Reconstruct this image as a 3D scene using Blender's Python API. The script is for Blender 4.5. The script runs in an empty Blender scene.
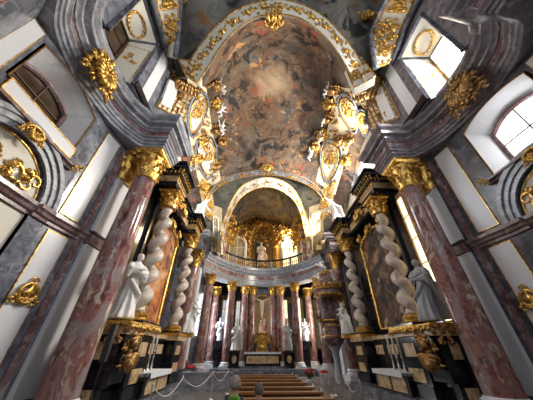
import bpy, bmesh, math, random
from mathutils import Vector as V, Matrix
from mathutils.bvhtree import BVHTree
PI=math.pi; sin=math.sin; cos=math.cos
SC=bpy.context.scene; COL=SC.collection
# ---------------------------------------------------------------- camera numbers
F,PT,YW,RL,CX,CZ=221.4,math.radians(34.41),math.radians(2.89),math.radians(-.10),-1.003,1.7
O=V((CX,0,CZ))
def ray(px,py):
    X,Y=px-266.5,200-py
    cr,sr=cos(RL),sin(RL); X,Y=X*cr+Y*sr,-X*sr+Y*cr
    u,v=X/F,Y/F
    y=cos(PT)-v*sin(PT); z=v*cos(PT)+sin(PT); c,s=cos(YW),sin(YW)
    return V((u*c+y*s,-u*s+y*c,z))
def at(px,py,X=None,Y=None,Z=None):
    d=ray(px,py)
    t=(X-O.x)/d.x if X is not None else (Y-O.y)/d.y if Y is not None else (Z-O.z)/d.z
    return O+d*t
# ---------------------------------------------------------------- materials
def nt(name):
    m=bpy.data.materials.new(name); m.use_nodes=True; t=m.node_tree
    return m,t,t.nodes['Principled BSDF']
def ramp(t,fac,cols,interp='LINEAR'):
    r=t.nodes.new('ShaderNodeValToRGB'); e=r.color_ramp; e.interpolation=interp
    while len(e.elements)>1: e.elements.remove(e.elements[-1])
    e.elements[0].position=cols[0][0]; e.elements[0].color=(*cols[0][1],1)
    for p,c in cols[1:]:
        x=e.elements.new(p); x.color=(*c,1)
    t.links.new(fac,r.inputs[0]); return r.outputs[0]
def pos(t,scale=(1,1,1),obj=False):
    if obj: g=t.nodes.new('ShaderNodeTexCoord'); o=g.outputs['Object']
    else: g=t.nodes.new('ShaderNodeNewGeometry'); o=g.outputs['Position']
    m=t.nodes.new('ShaderNodeMapping'); m.inputs['Scale'].default_value=scale
    t.links.new(o,m.inputs[0]); return m.outputs[0]
def noise(t,vec,scale,detail=4,rough=.55,dist=0.):
    n=t.nodes.new('ShaderNodeTexNoise'); n.inputs['Scale'].default_value=scale
    n.inputs['Detail'].default_value=detail; n.inputs['Roughness'].default_value=rough; n.inputs['Distortion'].default_value=dist
    t.links.new(vec,n.inputs['Vector']); return n.outputs[0]
def mixc(t,fac,a,b,mode='MIX'):
    m=t.nodes.new('ShaderNodeMix'); m.data_type='RGBA'; m.blend_type=mode
    for s,i in ((fac,0),(a,6),(b,7)):
        if hasattr(s,'links') or hasattr(s,'is_linked'): t.links.new(s,m.inputs[i])
        elif i==0: m.inputs[0].default_value=s
        else: m.inputs[i].default_value=(*s,1)
    return m.outputs[2]
def bump(t,b,h,strength=.3,dist=.02):
    n=t.nodes.new('ShaderNodeBump'); n.inputs['Strength'].default_value=strength; n.inputs['Distance'].default_value=dist
    t.links.new(h,n.inputs['Height']); t.links.new(n.outputs[0],b.inputs['Normal'])
def plain(name,c,rough=.5,metal=0.,var=.12,sc=4):
    m,t,b=nt(name); n=noise(t,pos(t),sc,5)
    d=tuple(x*(1-var) for x in c); l=tuple(min(1,x*(1+var)) for x in c)
    t.links.new(ramp(t,n,[(.3,d),(.7,l)]),b.inputs['Base Color'])
    b.inputs['Roughness'].default_value=rough; b.inputs['Metallic'].default_value=metal
    return m
def marble(name,cols,sc=1.5,dist=1.5,rough=.18,vein=None,vs=1.2,stretch=(1,1,1)):
    m,t,b=nt(name); p=pos(t,stretch)
    c=ramp(t,noise(t,p,sc,6,.6,dist*.35),cols)
    if vein:  # broken blotches and a few soft veins
        mm=t.nodes.new('ShaderNodeMapping'); mm.inputs['Location'].default_value=(3.1,7.7,1.3); t.links.new(p,mm.inputs[0])
        f=ramp(t,noise(t,mm.outputs[0],vs,5,.62,.5),[(.56,(0,0,0)),(.63,(1,1,1))]); c=mixc(t,f,c,vein)
        f=ramp(t,noise(t,p,vs*.7,6,.65,1.),[(.485,(0,0,0)),(.5,(.5,.5,.5)),(.515,(0,0,0))]); c=mixc(t,f,c,tuple(min(1,x*1.35) for x in vein))
    t.links.new(c,b.inputs['Base Color']); b.inputs['Roughness'].default_value=rough
    return m
MT={}
def redmarble():
    m,t,b=nt('red_marble'); p=pos(t,(1,1,.55))
    c=ramp(t,noise(t,p,3.2,8,.66,.5),[(.3,(.055,.024,.026)),(.42,(.18,.068,.062)),(.5,(.31,.14,.12)),(.57,(.22,.115,.11)),(.66,(.44,.29,.235))])
    for k,(col,sc_,th,w_) in enumerate((((.29,.245,.255),2.1,.52,.05),((.58,.47,.37),2.6,.58,.04),((.08,.035,.045),3.4,.6,.04))):
        mm=t.nodes.new('ShaderNodeMapping'); mm.inputs['Location'].default_value=(5.1*k+2,3.3*k+1,1.7*k); t.links.new(p,mm.inputs[0])
        f=ramp(t,noise(t,mm.outputs[0],sc_,6,.62,.8),[(th,(0,0,0)),(th+w_,(.85,.85,.85))]); c=mixc(t,f,c,col)
    t.links.new(c,b.inputs['Base Color']); b.inputs['Roughness'].default_value=.13; return m
MT['red']=redmarble()
MT['redband']=marble('red_grey_marble',[(.3,(.10,.055,.06)),(.5,(.19,.10,.1)),(.6,(.24,.18,.18)),(.72,(.16,.11,.12))],2.5,1.5,.25,(.36,.3,.29),2.2)
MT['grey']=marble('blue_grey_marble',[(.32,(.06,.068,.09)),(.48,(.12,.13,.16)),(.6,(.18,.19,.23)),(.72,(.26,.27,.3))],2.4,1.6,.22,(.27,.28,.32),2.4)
MT['greyl']=marble('pale_grey_marble',[(.3,(.13,.14,.17)),(.5,(.25,.265,.31)),(.68,(.4,.41,.45))],3.0,1.4,.28,(.44,.44,.46),2.6,(1,1,2.2))
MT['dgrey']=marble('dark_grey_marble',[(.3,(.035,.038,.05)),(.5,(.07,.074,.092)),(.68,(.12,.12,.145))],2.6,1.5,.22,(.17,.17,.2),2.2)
MT['mauve']=marble('mauve_grey_marble',[(.3,(.09,.08,.095)),(.5,(.17,.15,.17)),(.68,(.27,.245,.265))],2.4,1.5,.22,(.3,.27,.29),2.2,(1,1,2))  # right-hand copy of the grey marble, tint of the light in its colour
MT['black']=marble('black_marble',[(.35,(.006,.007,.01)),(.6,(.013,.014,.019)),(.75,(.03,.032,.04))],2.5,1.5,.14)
MT['tan']=marble('tan_onyx',[(.3,(.38,.25,.12)),(.5,(.6,.43,.24)),(.7,(.72,.57,.36))],3.5,2,.25,(.28,.17,.09),3)
MT['white']=plain('white_stucco_lustre',(.72,.73,.76),.3,0,.04,1.2)
MT['warm']=plain('warm_white_stucco',(.74,.7,.6),.6,0,.06,1.5)
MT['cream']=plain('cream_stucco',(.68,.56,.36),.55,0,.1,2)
MT['stone']=plain('white_figure_stucco',(.76,.75,.73),.5,0,.06,6)
MT['greystone']=plain('grey_figure_stone',(.36,.37,.4),.55,0,.12,5)
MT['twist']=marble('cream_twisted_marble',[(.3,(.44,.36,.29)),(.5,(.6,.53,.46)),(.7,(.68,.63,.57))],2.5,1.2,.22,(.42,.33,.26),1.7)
MT['wood']=marble('lit_pew_wood',[(.3,(.15,.06,.018)),(.5,(.27,.12,.04)),(.7,(.36,.18,.065))],5,1,.3,None,1,(.25,3,6))
MT['dwood']=marble('shaded_pew_wood',[(.3,(.05,.022,.01)),(.5,(.09,.04,.018)),(.7,(.13,.06,.028))],5,1,.35,None,1,(.25,3,6))
MT['floor']=marble('stone_floor',[(.3,(.13,.13,.13)),(.5,(.2,.19,.19)),(.7,(.27,.26,.25))],2,1,.35,(.1,.1,.1),2)
MT['cloth']=plain('white_linen',(.75,.78,.85),.8,0,.05,3)
MT['iron']=plain('black_iron',(.02,.021,.025),.35,.3,.1)
MT['steel']=plain('silver_metal',(.62,.62,.62),.3,.85,.08)
MT['candle']=plain('candle_wax',(.75,.72,.65),.5,0,.05)
MT['redcloth']=plain('red_cloth',(.42,.02,.03),.75,0,.15)
MT['green']=plain('green_jacket',(.16,.42,.06),.8,0,.1,12)
MT['navy']=plain('navy_cloth',(.022,.028,.06),.8,0,.15,12)
MT['darkcloth']=plain('charcoal_cloth',(.03,.03,.034),.85,0,.15,12)
MT['skin']=plain('skin',(.58,.33,.24),.5,0,.06,14)
MT['hairg']=plain('grey_hair',(.30,.245,.22),.75,0,.35,40)
MT['hairb']=plain('dark_grey_hair',(.10,.095,.09),.75,0,.4,40)
MT['leafgreen']=plain('plant_green',(.05,.14,.03),.6)
MT['bark']=plain('dark_bronze',(.10,.06,.03),.4,.5,.2)
MT['teal']=plain('dark_green_niche',(.02,.05,.05),.6)
MT['creamd']=plain('shaded_ochre_stucco',(.42,.33,.2),.6,0,.25,2.5)  # cream stucco with the weaker light put into its colour
MT['attic']=plain('attic_plaster',(.25,.23,.21),.8)
MT['fleshstone']=plain('flesh_toned_figure',(.66,.5,.36),.5,0,.08,5)
def gold(name,c,rough,metal=.8):
    m,t,b=nt(name); n=noise(t,pos(t),9,5)
    t.links.new(ramp(t,n,[(.34,tuple(x*y for x,y in zip(c,(.34,.26,.2)))),(.62,c)]),b.inputs['Base Color'])  # dark noise puts the shaded gaps of the carving into the colour
    b.inputs['Roughness'].default_value=rough; b.inputs['Metallic'].default_value=metal
    bump(t,b,n,.4,.03); return m
MT['gold']=gold('gilding',(.88,.55,.14),.34)
MT['goldd']=gold('old_gilding',(.5,.3,.11),.42)
def fresco(name,base,cloud,accents,sc,center=None,rad=6):
    m,t,b=nt(name); p=pos(t)
    c=ramp(t,noise(t,p,sc,9,.62,.9),base)
    k=noise(t,p,sc*.55,6,.6,1.3)
    f=ramp(t,k,[(.47,(0,0,0)),(.62,(1,1,1))])
    c=mixc(t,f,c,cloud[0])
    for i,(col,s,th) in enumerate(accents):
        mm=t.nodes.new('ShaderNodeMapping'); mm.inputs['Location'].default_value=(7.3*i+3,2.1*i,5.7*i); t.links.new(p,mm.inputs[0])
        f=ramp(t,noise(t,mm.outputs[0],s,5,.65,.6),[(th,(0,0,0)),(th+.05,(1,1,1))])
        c=mixc(t,f,c,col)
    big=ramp(t,noise(t,p,sc*.22,3,.5,.8),[(.38,(.38,.34,.34)),(.52,(1,1,1)),(.64,(1.0,.8,.62))]); c=mixc(t,1.0,c,big,'MULTIPLY')
    if center:  # the painted heaven opens in the middle of the picture
        s=t.nodes.new('ShaderNodeVectorMath'); s.operation='DISTANCE'; s.inputs[1].default_value=center; t.links.new(p,s.inputs[0])
        n2=t.nodes.new('ShaderNodeMath'); n2.operation='MULTIPLY_ADD'; n2.inputs[1].default_value=rad*.9; 
        t.links.new(noise(t,p,.5,6,.6,1),n2.inputs[0]); t.links.new(s.outputs['Value'],n2.inputs[2])
        dv=t.nodes.new('ShaderNodeMath'); dv.operation='DIVIDE'; dv.inputs[1].default_value=rad*1.7; t.links.new(n2.outputs[0],dv.inputs[0])
        f=ramp(t,dv.outputs[0],[(.40,(.8,.8,.8)),(.62,(0,0,0))])
        c=mixc(t,f,c,cloud[1])
    t.links.new(c,b.inputs['Base Color']); b.inputs['Roughness'].default_value=.75
    return m
MT['fresco']=fresco('dome_fresco',[(.32,(.012,.008,.007)),(.42,(.06,.036,.022)),(.5,(.16,.09,.045)),(.55,(.075,.054,.04)),(.62,(.28,.16,.08)),(.72,(.05,.036,.028))],[(.145,.112,.082),(.5,.36,.22)],
   [((.26,.06,.03),.7,.6),((.05,.08,.09),.7,.6),((.45,.25,.09),.9,.62),((.012,.009,.008),.6,.545),((.4,.33,.27),1.5,.64)],1.25,(.2,10.2,20.6),3.2)
MT['frescod']=fresco('dark_strip_fresco',[(.3,(.02,.018,.014)),(.45,(.06,.06,.045)),(.55,(.1,.1,.075)),(.7,(.07,.05,.03))],[(.11,.11,.09),(.2,.18,.14)],[((.12,.04,.02),.8,.64),((.01,.01,.01),.9,.58)],1.0)
MT['frescog']=fresco('grey_fresco',[(.3,(.05,.045,.04)),(.45,(.13,.12,.1)),(.55,(.19,.185,.155)),(.7,(.2,.13,.07))],[(.19,.185,.175),(.3,.27,.22)],[((.012,.012,.015),.55,.56),((.22,.1,.035),.6,.6),((.03,.05,.07),.7,.64)],.9)
MT['frescoa']=fresco('apse_fresco',[(.3,(.015,.013,.015)),(.44,(.06,.045,.04)),(.52,(.15,.12,.10)),(.6,(.06,.055,.06)),(.7,(.16,.12,.08))],[(.22,.15,.05),(.26,.25,.26)],[((.16,.05,.03),.8,.63),((.3,.2,.06),.7,.66)],.7,(0,25.5,19.0),2.0)
MT['paintl']=fresco('altar_painting_fire',[(.3,(.05,.03,.025)),(.43,(.2,.09,.045)),(.52,(.55,.2,.06)),(.64,(.6,.42,.26))],[(.3,.16,.08),(.5,.4,.3)],[((.02,.025,.03),.9,.58),((.5,.25,.08),1.2,.66)],.8)
MT['paintr']=fresco('altar_painting_dark',[(.3,(.012,.01,.01)),(.43,(.045,.03,.022)),(.53,(.16,.09,.05)),(.65,(.34,.23,.14))],[(.05,.04,.035),(.4,.3,.2)],[((.24,.05,.03),1.1,.6),((.45,.33,.23),1.3,.61),((.05,.07,.1),1.0,.62)],1.1)
MT['paintc']=fresco('high_altar_painting',[(.3,(.1,.12,.13)),(.45,(.3,.28,.22)),(.55,(.42,.34,.2)),(.7,(.3,.36,.38))],[(.45,.34,.16),(.6,.5,.3)],[((.12,.16,.2),.9,.6)],.8)
def emit(name,c,s,gridsc=None):
    m,t,b=nt(name); n=noise(t,pos(t),1.1,3)
    t.links.new(ramp(t,n,[(.35,tuple(x*.8 for x in c)),(.7,c)]),b.inputs['Emission Color'])
    b.inputs['Base Color'].default_value=(*[x*.5 for x in c],1); b.inputs['Emission Strength'].default_value=s
    b.inputs['Roughness'].default_value=.2; return m
MT['day']=emit('daylit_pane',(1,.99,.97),5)
MT['daywarm']=emit('warm_daylit_pane',(1,.78,.42),2.2)
MT['daydim']=emit('dim_daylit_pane',(.8,.85,1),.45)
MT['darkpane']=plain('dark_glass',(.07,.045,.03),.15,0,.5,1.5)
# ---------------------------------------------------------------- mesh builder
BASE={}
class MB:
    def __init__(s,M=None): s.v=[];s.f=[];s.M=M
    def add(s,vs,fs):
        o=len(s.v); s.v+=[(s.M@V(p)) if s.M else V(p) for p in vs]; s.f+=[tuple(i+o for i in f) for f in fs]
    def box(s,lo,hi):
        a,b=lo,hi
        s.add([(a[0],a[1],a[2]),(b[0],a[1],a[2]),(b[0],b[1],a[2]),(a[0],b[1],a[2]),(a[0],a[1],b[2]),(b[0],a[1],b[2]),(b[0],b[1],b[2]),(a[0],b[1],b[2])],
              [(0,3,2,1),(4,5,6,7),(0,1,5,4),(1,2,6,5),(2,3,7,6),(3,0,4,7)]); return s
    def obox(s,c,U,W,N,su,sw,sn):
        c=V(c); s.add([c+U*(i*su/2)+W*(j*sw/2)+N*(k*sn/2) for k in(-1,1) for i,j in((-1,-1),(1,-1),(1,1),(-1,1))],
              [(0,3,2,1),(4,5,6,7),(0,1,5,4),(1,2,6,5),(2,3,7,6),(3,0,4,7)]); return s
    def ring(s,rings,closed=True,cap=True):
        n=len(rings[0]); vs=[p for r in rings for p in r]; fs=[]
        for i in range(len(rings)-1):
            for j in range(n if closed else n-1):
                k=(j+1)%n; fs.append((i*n+j,i*n+k,(i+1)*n+k,(i+1)*n+j))
        if cap and closed: fs+=[tuple(range(n))[::-1],tuple(range((len(rings)-1)*n,len(rings)*n))]
        s.add(vs,fs); return s
    def lathe(s,c,prof,n=32,sx=1,sy=1):
        s.ring([[(c[0]+max(r,1e-4)*sx*cos(2*PI*j/n),c[1]+max(r,1e-4)*sy*sin(2*PI*j/n),c[2]+z) for j in range(n)] for r,z in prof]); return s
    def sq(s,c,prof,rot=0):   # square "lathe"
        s.ring([[(c[0]+r*1.4142*cos(rot+PI/4+PI/2*j),c[1]+r*1.4142*sin(rot+PI/4+PI/2*j),c[2]+z) for j in range(4)] for r,z in prof]); return s
    def tube(s,path,rad,n=8,closed=False):
        P=[V(p) for p in path]; m=len(P)
        if m<2: return s
        R=rad if isinstance(rad,(list,tuple)) else [rad]*m
        d0=(P[1]-P[0]); up=V((0,0,1)) if abs(d0.normalized().z)<.9 else V((1,0,0)); rings=[]
        nrm=(up-d0.normalized()*up.dot(d0.normalized())).normalized()
        for i in range(m):
            d=(P[min(i+1,m-1)]-P[max(i-1,0)])
            if d.length<1e-9: d=d0
            d=d.normalized(); q=nrm-d*nrm.dot(d)
            nrm=q.normalized() if q.length>1e-6 else d.orthogonal().normalized(); b=d.cross(nrm)
            rings.append([P[i]+(nrm*cos(2*PI*j/n)+b*sin(2*PI*j/n))*R[i] for j in range(n)])
        s.ring(rings); return s
    def blob(s,c,r,n=10,m=7,R=None):
        r=(r,r,r) if not isinstance(r,(tuple,list)) else r; c=V(c); rings=[]
        for i in range(m+1):
            a=-PI/2+PI*i/m; k=max(cos(a),1e-3)
            rr=[]
            for j in range(n):
                p=V((r[0]*k*cos(2*PI*j/n),r[1]*k*sin(2*PI*j/n),r[2]*sin(a)))
                rr.append(c+(R@p if R else p))
            rings.append(rr)
        s.ring(rings); return s
    def slab(s,fn,nu,nv,d0,d1):
        vs=[fn(i/nu,j/nv,d) for d in(d0,d1) for i in range(nu+1) for j in range(nv+1)]
        N=(nu+1)*(nv+1); I=lambda i,j,k:k*N+i*(nv+1)+j; fs=[]
        for i in range(nu):
            for j in range(nv):
                fs.append((I(i,j,1),I(i+1,j,1),I(i+1,j+1,1),I(i,j+1,1))); fs.append((I(i,j,0),I(i,j+1,0),I(i+1,j+1,0),I(i+1,j,0)))
        for i in range(nu):
            fs.append((I(i,0,0),I(i+1,0,0),I(i+1,0,1),I(i,0,1))); fs.append((I(i,nv,0),I(i,nv,1),I(i+1,nv,1),I(i+1,nv,0)))
        for j in range(nv):
            fs.append((I(0,j,0),I(0,j,1),I(0,j+1,1),I(0,j+1,0))); fs.append((I(nu,j,0),I(nu,j+1,0),I(nu,j+1,1),I(nu,j,1)))
        s.add(vs,fs); return s
    def prism(s,pts,vec):
        n=len(pts); P=[V(p) for p in pts]; v=V(vec)
        s.add(P+[p+v for p in P],[tuple(range(n))[::-1],tuple(range(n,2*n))]+[(i,(i+1)%n,n+(i+1)%n,n+i) for i in range(n)]); return s
    def sweep(s,plan,prof,z0=0,side=1,closedplan=False):  # plan: list of (x,y); prof: (out,z) closed loop; out = to the left*side
        m=len(plan); rings=[]
        for i in range(m):
            p=V((*plan[i],0)); a=V((*plan[i-1],0)) if i>0 else None; b=V((*plan[i+1],0)) if i<m-1 else None
            if a is None: d1=d2=(b-p).normalized()
            elif b is None: d1=d2=(p-a).normalized()
            else: d1=(p-a).normalized(); d2=(b-p).normalized()
            n1=V((-d1.y,d1.x,0)); n2=V((-d2.y,d2.x,0)); q=n1+n2
            q=q/(max(.35,q.dot(n1))) if q.length>1e-6 else n1
            q*=side
            rings.append([p+q*o+V((0,0,z0+z)) for o,z in prof])
        s.ring(rings); return s
    def build(s,name,mat,parent=None,smooth=False,remesh=None,**props):
        me=bpy.data.meshes.new(name); base=V((0,0,0))
        if parent is not None: base=BASE.get(parent.name,V((0,0,0)))
        me.from_pydata([p-base for p in s.v],[],s.f); me.validate()
        bm=bmesh.new(); bm.from_mesh(me); bmesh.ops.recalc_face_normals(bm,faces=bm.faces); bm.to_mesh(me); bm.free()
        o=bpy.data.objects.new(name,me); COL.objects.link(o)
        if remesh:
            md=o.modifiers.new('r','REMESH'); md.mode='VOXEL'; md.voxel_size=remesh
            sm=o.modifiers.new('s','SMOOTH'); sm.iterations=3; sm.factor=.5
            dg=bpy.context.evaluated_depsgraph_get(); me2=bpy.data.meshes.new_from_object(o.evaluated_get(dg)); o.modifiers.clear(); o.data=me2
            bpy.data.meshes.remove(me); me=me2; me.name=name; smooth=True
            bm=bmesh.new(); bm.from_mesh(me); left=set(bm.verts); isl=[]
            while left:
                q=[left.pop()]; cur=list(q)
                while q:
                    for e in q.pop().link_edges:
                        for w in e.verts:
                            if w in left: left.discard(w); q.append(w); cur.append(w)
                isl.append(cur)
            if len(isl)>1:
                big=max(isl,key=len); bmesh.ops.delete(bm,geom=[w for c in isl if c is not big for w in c],context='VERTS'); bm.to_mesh(me)
            bm.free()
        me.materials.clear(); me.materials.append(MT[mat] if isinstance(mat,str) else mat)
        if smooth is True: me.polygons.foreach_set('use_smooth',[True]*len(me.polygons))
        elif smooth:
            me.polygons.foreach_set('use_smooth',[True]*len(me.polygons))
            try: me.set_sharp_from_angle(angle=math.radians(smooth))
            except Exception: pass
        BASE[o.name]=base
        if parent is not None: o.parent=parent
        for k,x in props.items(): o[k]=x
        return o
def thing(name,label,cat,loc,group=None):
    o=bpy.data.objects.new(name,None); COL.objects.link(o); o.location=loc; o.empty_display_size=.2
    BASE[o.name]=V(loc); o['label']=label; o['category']=cat; o['kind']='thing'
    if group: o['group']=group
    return o
def tag(o,label,cat,group=None):
    o['label']=label; o['category']=cat; o['kind']='thing'
    if group: o['group']=group
    return o
def struct(name,label,cat,mb,mat,smooth=False):
    o=mb.build(name,mat,None,smooth); o['kind']='structure'; o['label']=label; o['category']=cat; return o
def sempty(name,label,cat,loc=(0,0,0)):
    o=thing(name,label,cat,loc); o['kind']='structure'; return o
def kids(o): return [c for c in bpy.data.objects if c.parent==o]
def dup(o,loc,label,rotz=0,scale=None):
    r=o.copy(); COL.objects.link(r); r.location=loc; r.rotation_euler=(0,0,rotz); r['label']=label
    if scale: r.scale=scale
    for c in kids(o):
        k=c.copy(); COL.objects.link(k); k.parent=r
        for g in kids(c):
            q=g.copy(); COL.objects.link(q); q.parent=k
    return r
MIR=lambda s:Matrix.Diagonal((s,1,1,1))
NAME={-1:'left',1:'right'}
# ---------------------------------------------------------------- ornament makers (work on a map (u,v,d)->point)
def planar(c,U,W,N):
    c,U,W,N=V(c),V(U),V(W),V(N)
    return lambda u,v,d=0:c+U*u+W*v+N*d
def spiral(mb,mp,cu,cv,r,a0,turn,th,d=.03,n=14,taper=True):
    pts=[];rad=[]
    for i in range(n):
        t=i/(n-1); a=a0+turn*t; q=r*(1-.82*t)
        pts.append(mp(cu+q*cos(a),cv+q*sin(a),d)); rad.append(th*(1-.45*t))
    mb.tube(pts,rad,6); 
def leafy(mb,mp,u,v,a,l,w,d=.02):
    pts=[];rad=[]
    for i in range(6):
        t=i/5; b=a+.7*t; pts.append(mp(u+l*t*cos(b),v+l*t*sin(b),d+l*.28*sin(PI*t))); rad.append(w*(.35+sin(PI*min(1,t*1.15))*.75) if t<1 else w*.08)
    mb.tube(pts,rad,6)
def filigree(mb,mp,w,h,seed,n=7,th=None,sym=True):
    R=random.Random(seed); th=th or .05*min(w,h)
    for i in range(n):
        u,v=R.uniform(.05,.48)*w,R.uniform(-.45,.45)*h; r=R.uniform(.1,.22)*min(w,h); a=R.uniform(0,6.28); t=R.choice((-1,1))*R.uniform(3.5,6)
        l=[(R.uniform(0,6.28),R.uniform(.7,1.4)*r) for _ in range(3)]
        for sg in ((1,-1) if sym else (R.choice((1,-1)),)):
            q=lambda uu,vv,d=0,sg=sg:mp(sg*uu,vv,d)
            spiral(mb,q,u,v,r,a,t,th)
            for b,ll in l: leafy(mb,q,u+r*cos(a),v+r*sin(a),b,ll,th*1.1)
def shellfan(mb,mp,u,v,r,a0,a1,n,th,d=.05):
    for i in range(n):
        a=a0+(a1-a0)*i/(n-1); k=r*(1-.15*abs(2*i/(n-1)-1))
        pts=[mp(u+k*t*cos(a),v+k*t*sin(a),d+.35*r*sin(PI*t*.8)) for t in(.05,.3,.55,.8,1)]
        mb.tube(pts,[th*.5,th*.9,th*1.2,th*1.4,th*.7],6)
def cartouche(mb,mp,w,h,seed):   # rocaille: shell below, scrolls at the sides, flame crest
    shellfan(mb,mp,0,.05*h,.5*h,-PI*.93,-PI*.07,9,.07*h,.05)
    for sg in(1,-1):
        q=lambda u,v,d=0,sg=sg:mp(sg*u,v,d)
        spiral(mb,q,.2*w,.16*h,.19*w,-.5,5.2,.045*h,.06); spiral(mb,q,.36*w,-.12*h,.15*w,2.4,-5,.045*h,.05)
        leafy(mb,q,.12*w,.25*h,1.2,.28*h,.05*h); leafy(mb,q,.3*w,.22*h,.5,.25*h,.05*h); leafy(mb,q,.42*w,-.2*h,-.9,.22*h,.045*h); leafy(mb,q,.05*w,.3*h,1.5,.3*h,.05*h)
    mb.blob(mp(0,.1*h,.06),(.1*h,.1*h,.1*h))
    filigree(mb,mp,w*1.0,h*.9,seed,4,.035*h)
def capital(mb,c,r,z0,z1,seed=1,spread=1.45):
    h=z1-z0; R=random.Random(seed)
    mb.lathe((c[0],c[1],z0),[(r*1.02,0),(r*1.08,.03*h),(r*.98,.07*h),(r*.98,.5*h),(r*1.12,.75*h),(r*1.3,.86*h)],20)
    for row,(zz,hh,out,n,ph) in enumerate(((.05,.42,.42,9,0),(.22,.48,.5,9,PI/9))):
        for k in range(n):
            a=2*PI*k/n+ph; U=V((cos(a),sin(a),0)); T=V((-sin(a),cos(a),0)); b=V((c[0],c[1],z0+zz*h))
            cs=[]
            for i in range(6):
                t=i/5; q=b+U*(r*(1.0+out*t**2.2))+V((0,0,hh*h*(t if t<.85 else .85-(t-.85)*1.2)))
                w=r*.36*(1-.55*t); cs.append((q,w))
            vs=[];fs=[]
            for q,w in cs:
                vs+=[q-T*w-U*.03*r,q+U*.07*r,q+T*w-U*.03*r]
            for i in range(5):
                for j in range(2): fs.append((i*3+j,i*3+j+1,i*3+j+4,i*3+j+3))
            mb.add(vs,fs); mb.blob(cs[4][0]+U*.05*r,(r*.13,r*.13,r*.1),6,5)
    for k in range(4):
        a=PI/4+k*PI/2; U=V((cos(a),sin(a),0)); mp=planar((c[0],c[1],z0),U,(0,0,1),(-sin(a),cos(a),0))
        spiral(mb,mp,r*1.32,.72*h,r*.3,PI*.8,-7,r*.1,0)
        for e in(-1,1): spiral(mb,mp,r*1.3,.72*h,r*.27,PI*.8,-7,r*.07,e*.1*r)
        b=k*PI/2; U=V((cos(b),sin(b),0)); mb.blob(V((c[0],c[1],z0+.82*h))+U*r*1.25,(r*.2,r*.2,r*.2),7,5)
        leafy(mb,planar((c[0],c[1],z0),(-sin(b),cos(b),0),(0,0,1),U),0,.45*h,PI*.45,.35*h,r*.12,r*1.15)
    mb.sq((c[0],c[1],z0+.86*h),[(r*1.22,0),(r*spread*.95,.05*h),(r*spread,.09*h),(r*spread,.14*h)])
    for k in range(26):
        a=R.uniform(0,6.28); z=R.uniform(.15,.8); mb.blob((c[0]+r*(1.15+.3*z)*cos(a),c[1]+r*(1.15+.3*z)*sin(a),z0+z*h),r*R.uniform(.06,.12),6,4)
def attic_base(mb,c,r,z):  # column base, returns after ~.5r*2 of height
    mb.lathe((c[0],c[1],z),[(r*1.38,0),(r*1.42,.12*r),(r*1.36,.28*r),(r*1.2,.32*r),(r*1.14,.45*r),(r*1.24,.52*r),(r*1.26,.62*r),(r*1.1,.7*r),(r*1.02,.8*r)],28)
def column(x,y,zf,zs0,zs,zc,r,label,group,cname='marble_column'):
    t=thing(cname,label,'column',(x,y,zf),group)
    n=12; MB().lathe((x,y,0),[(r*(1.0-.0*1)*(1-.13*max(0,(i/n-.3)/.7)**1.6),zs0+(zs-zs0)*i/n) for i in range(n+1)]+[(r*.95,zs+.01)],32).build('shaft','red',t,40)
    b=MB(); attic_base(b,(x,y),r,zs0-.8*r); b.build('base','white',t,40)
    MB().sq((x,y,zf),[(r*1.45,0),(r*1.45,zs0-.8*r-zf)]).build('plinth','white',t)
    c=MB(); capital(c,(x,y),r*.9,zs,zc,int(x*7+y)); c.build('capital','gold',t,40,label='gilded composite capital')
    return t
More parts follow.
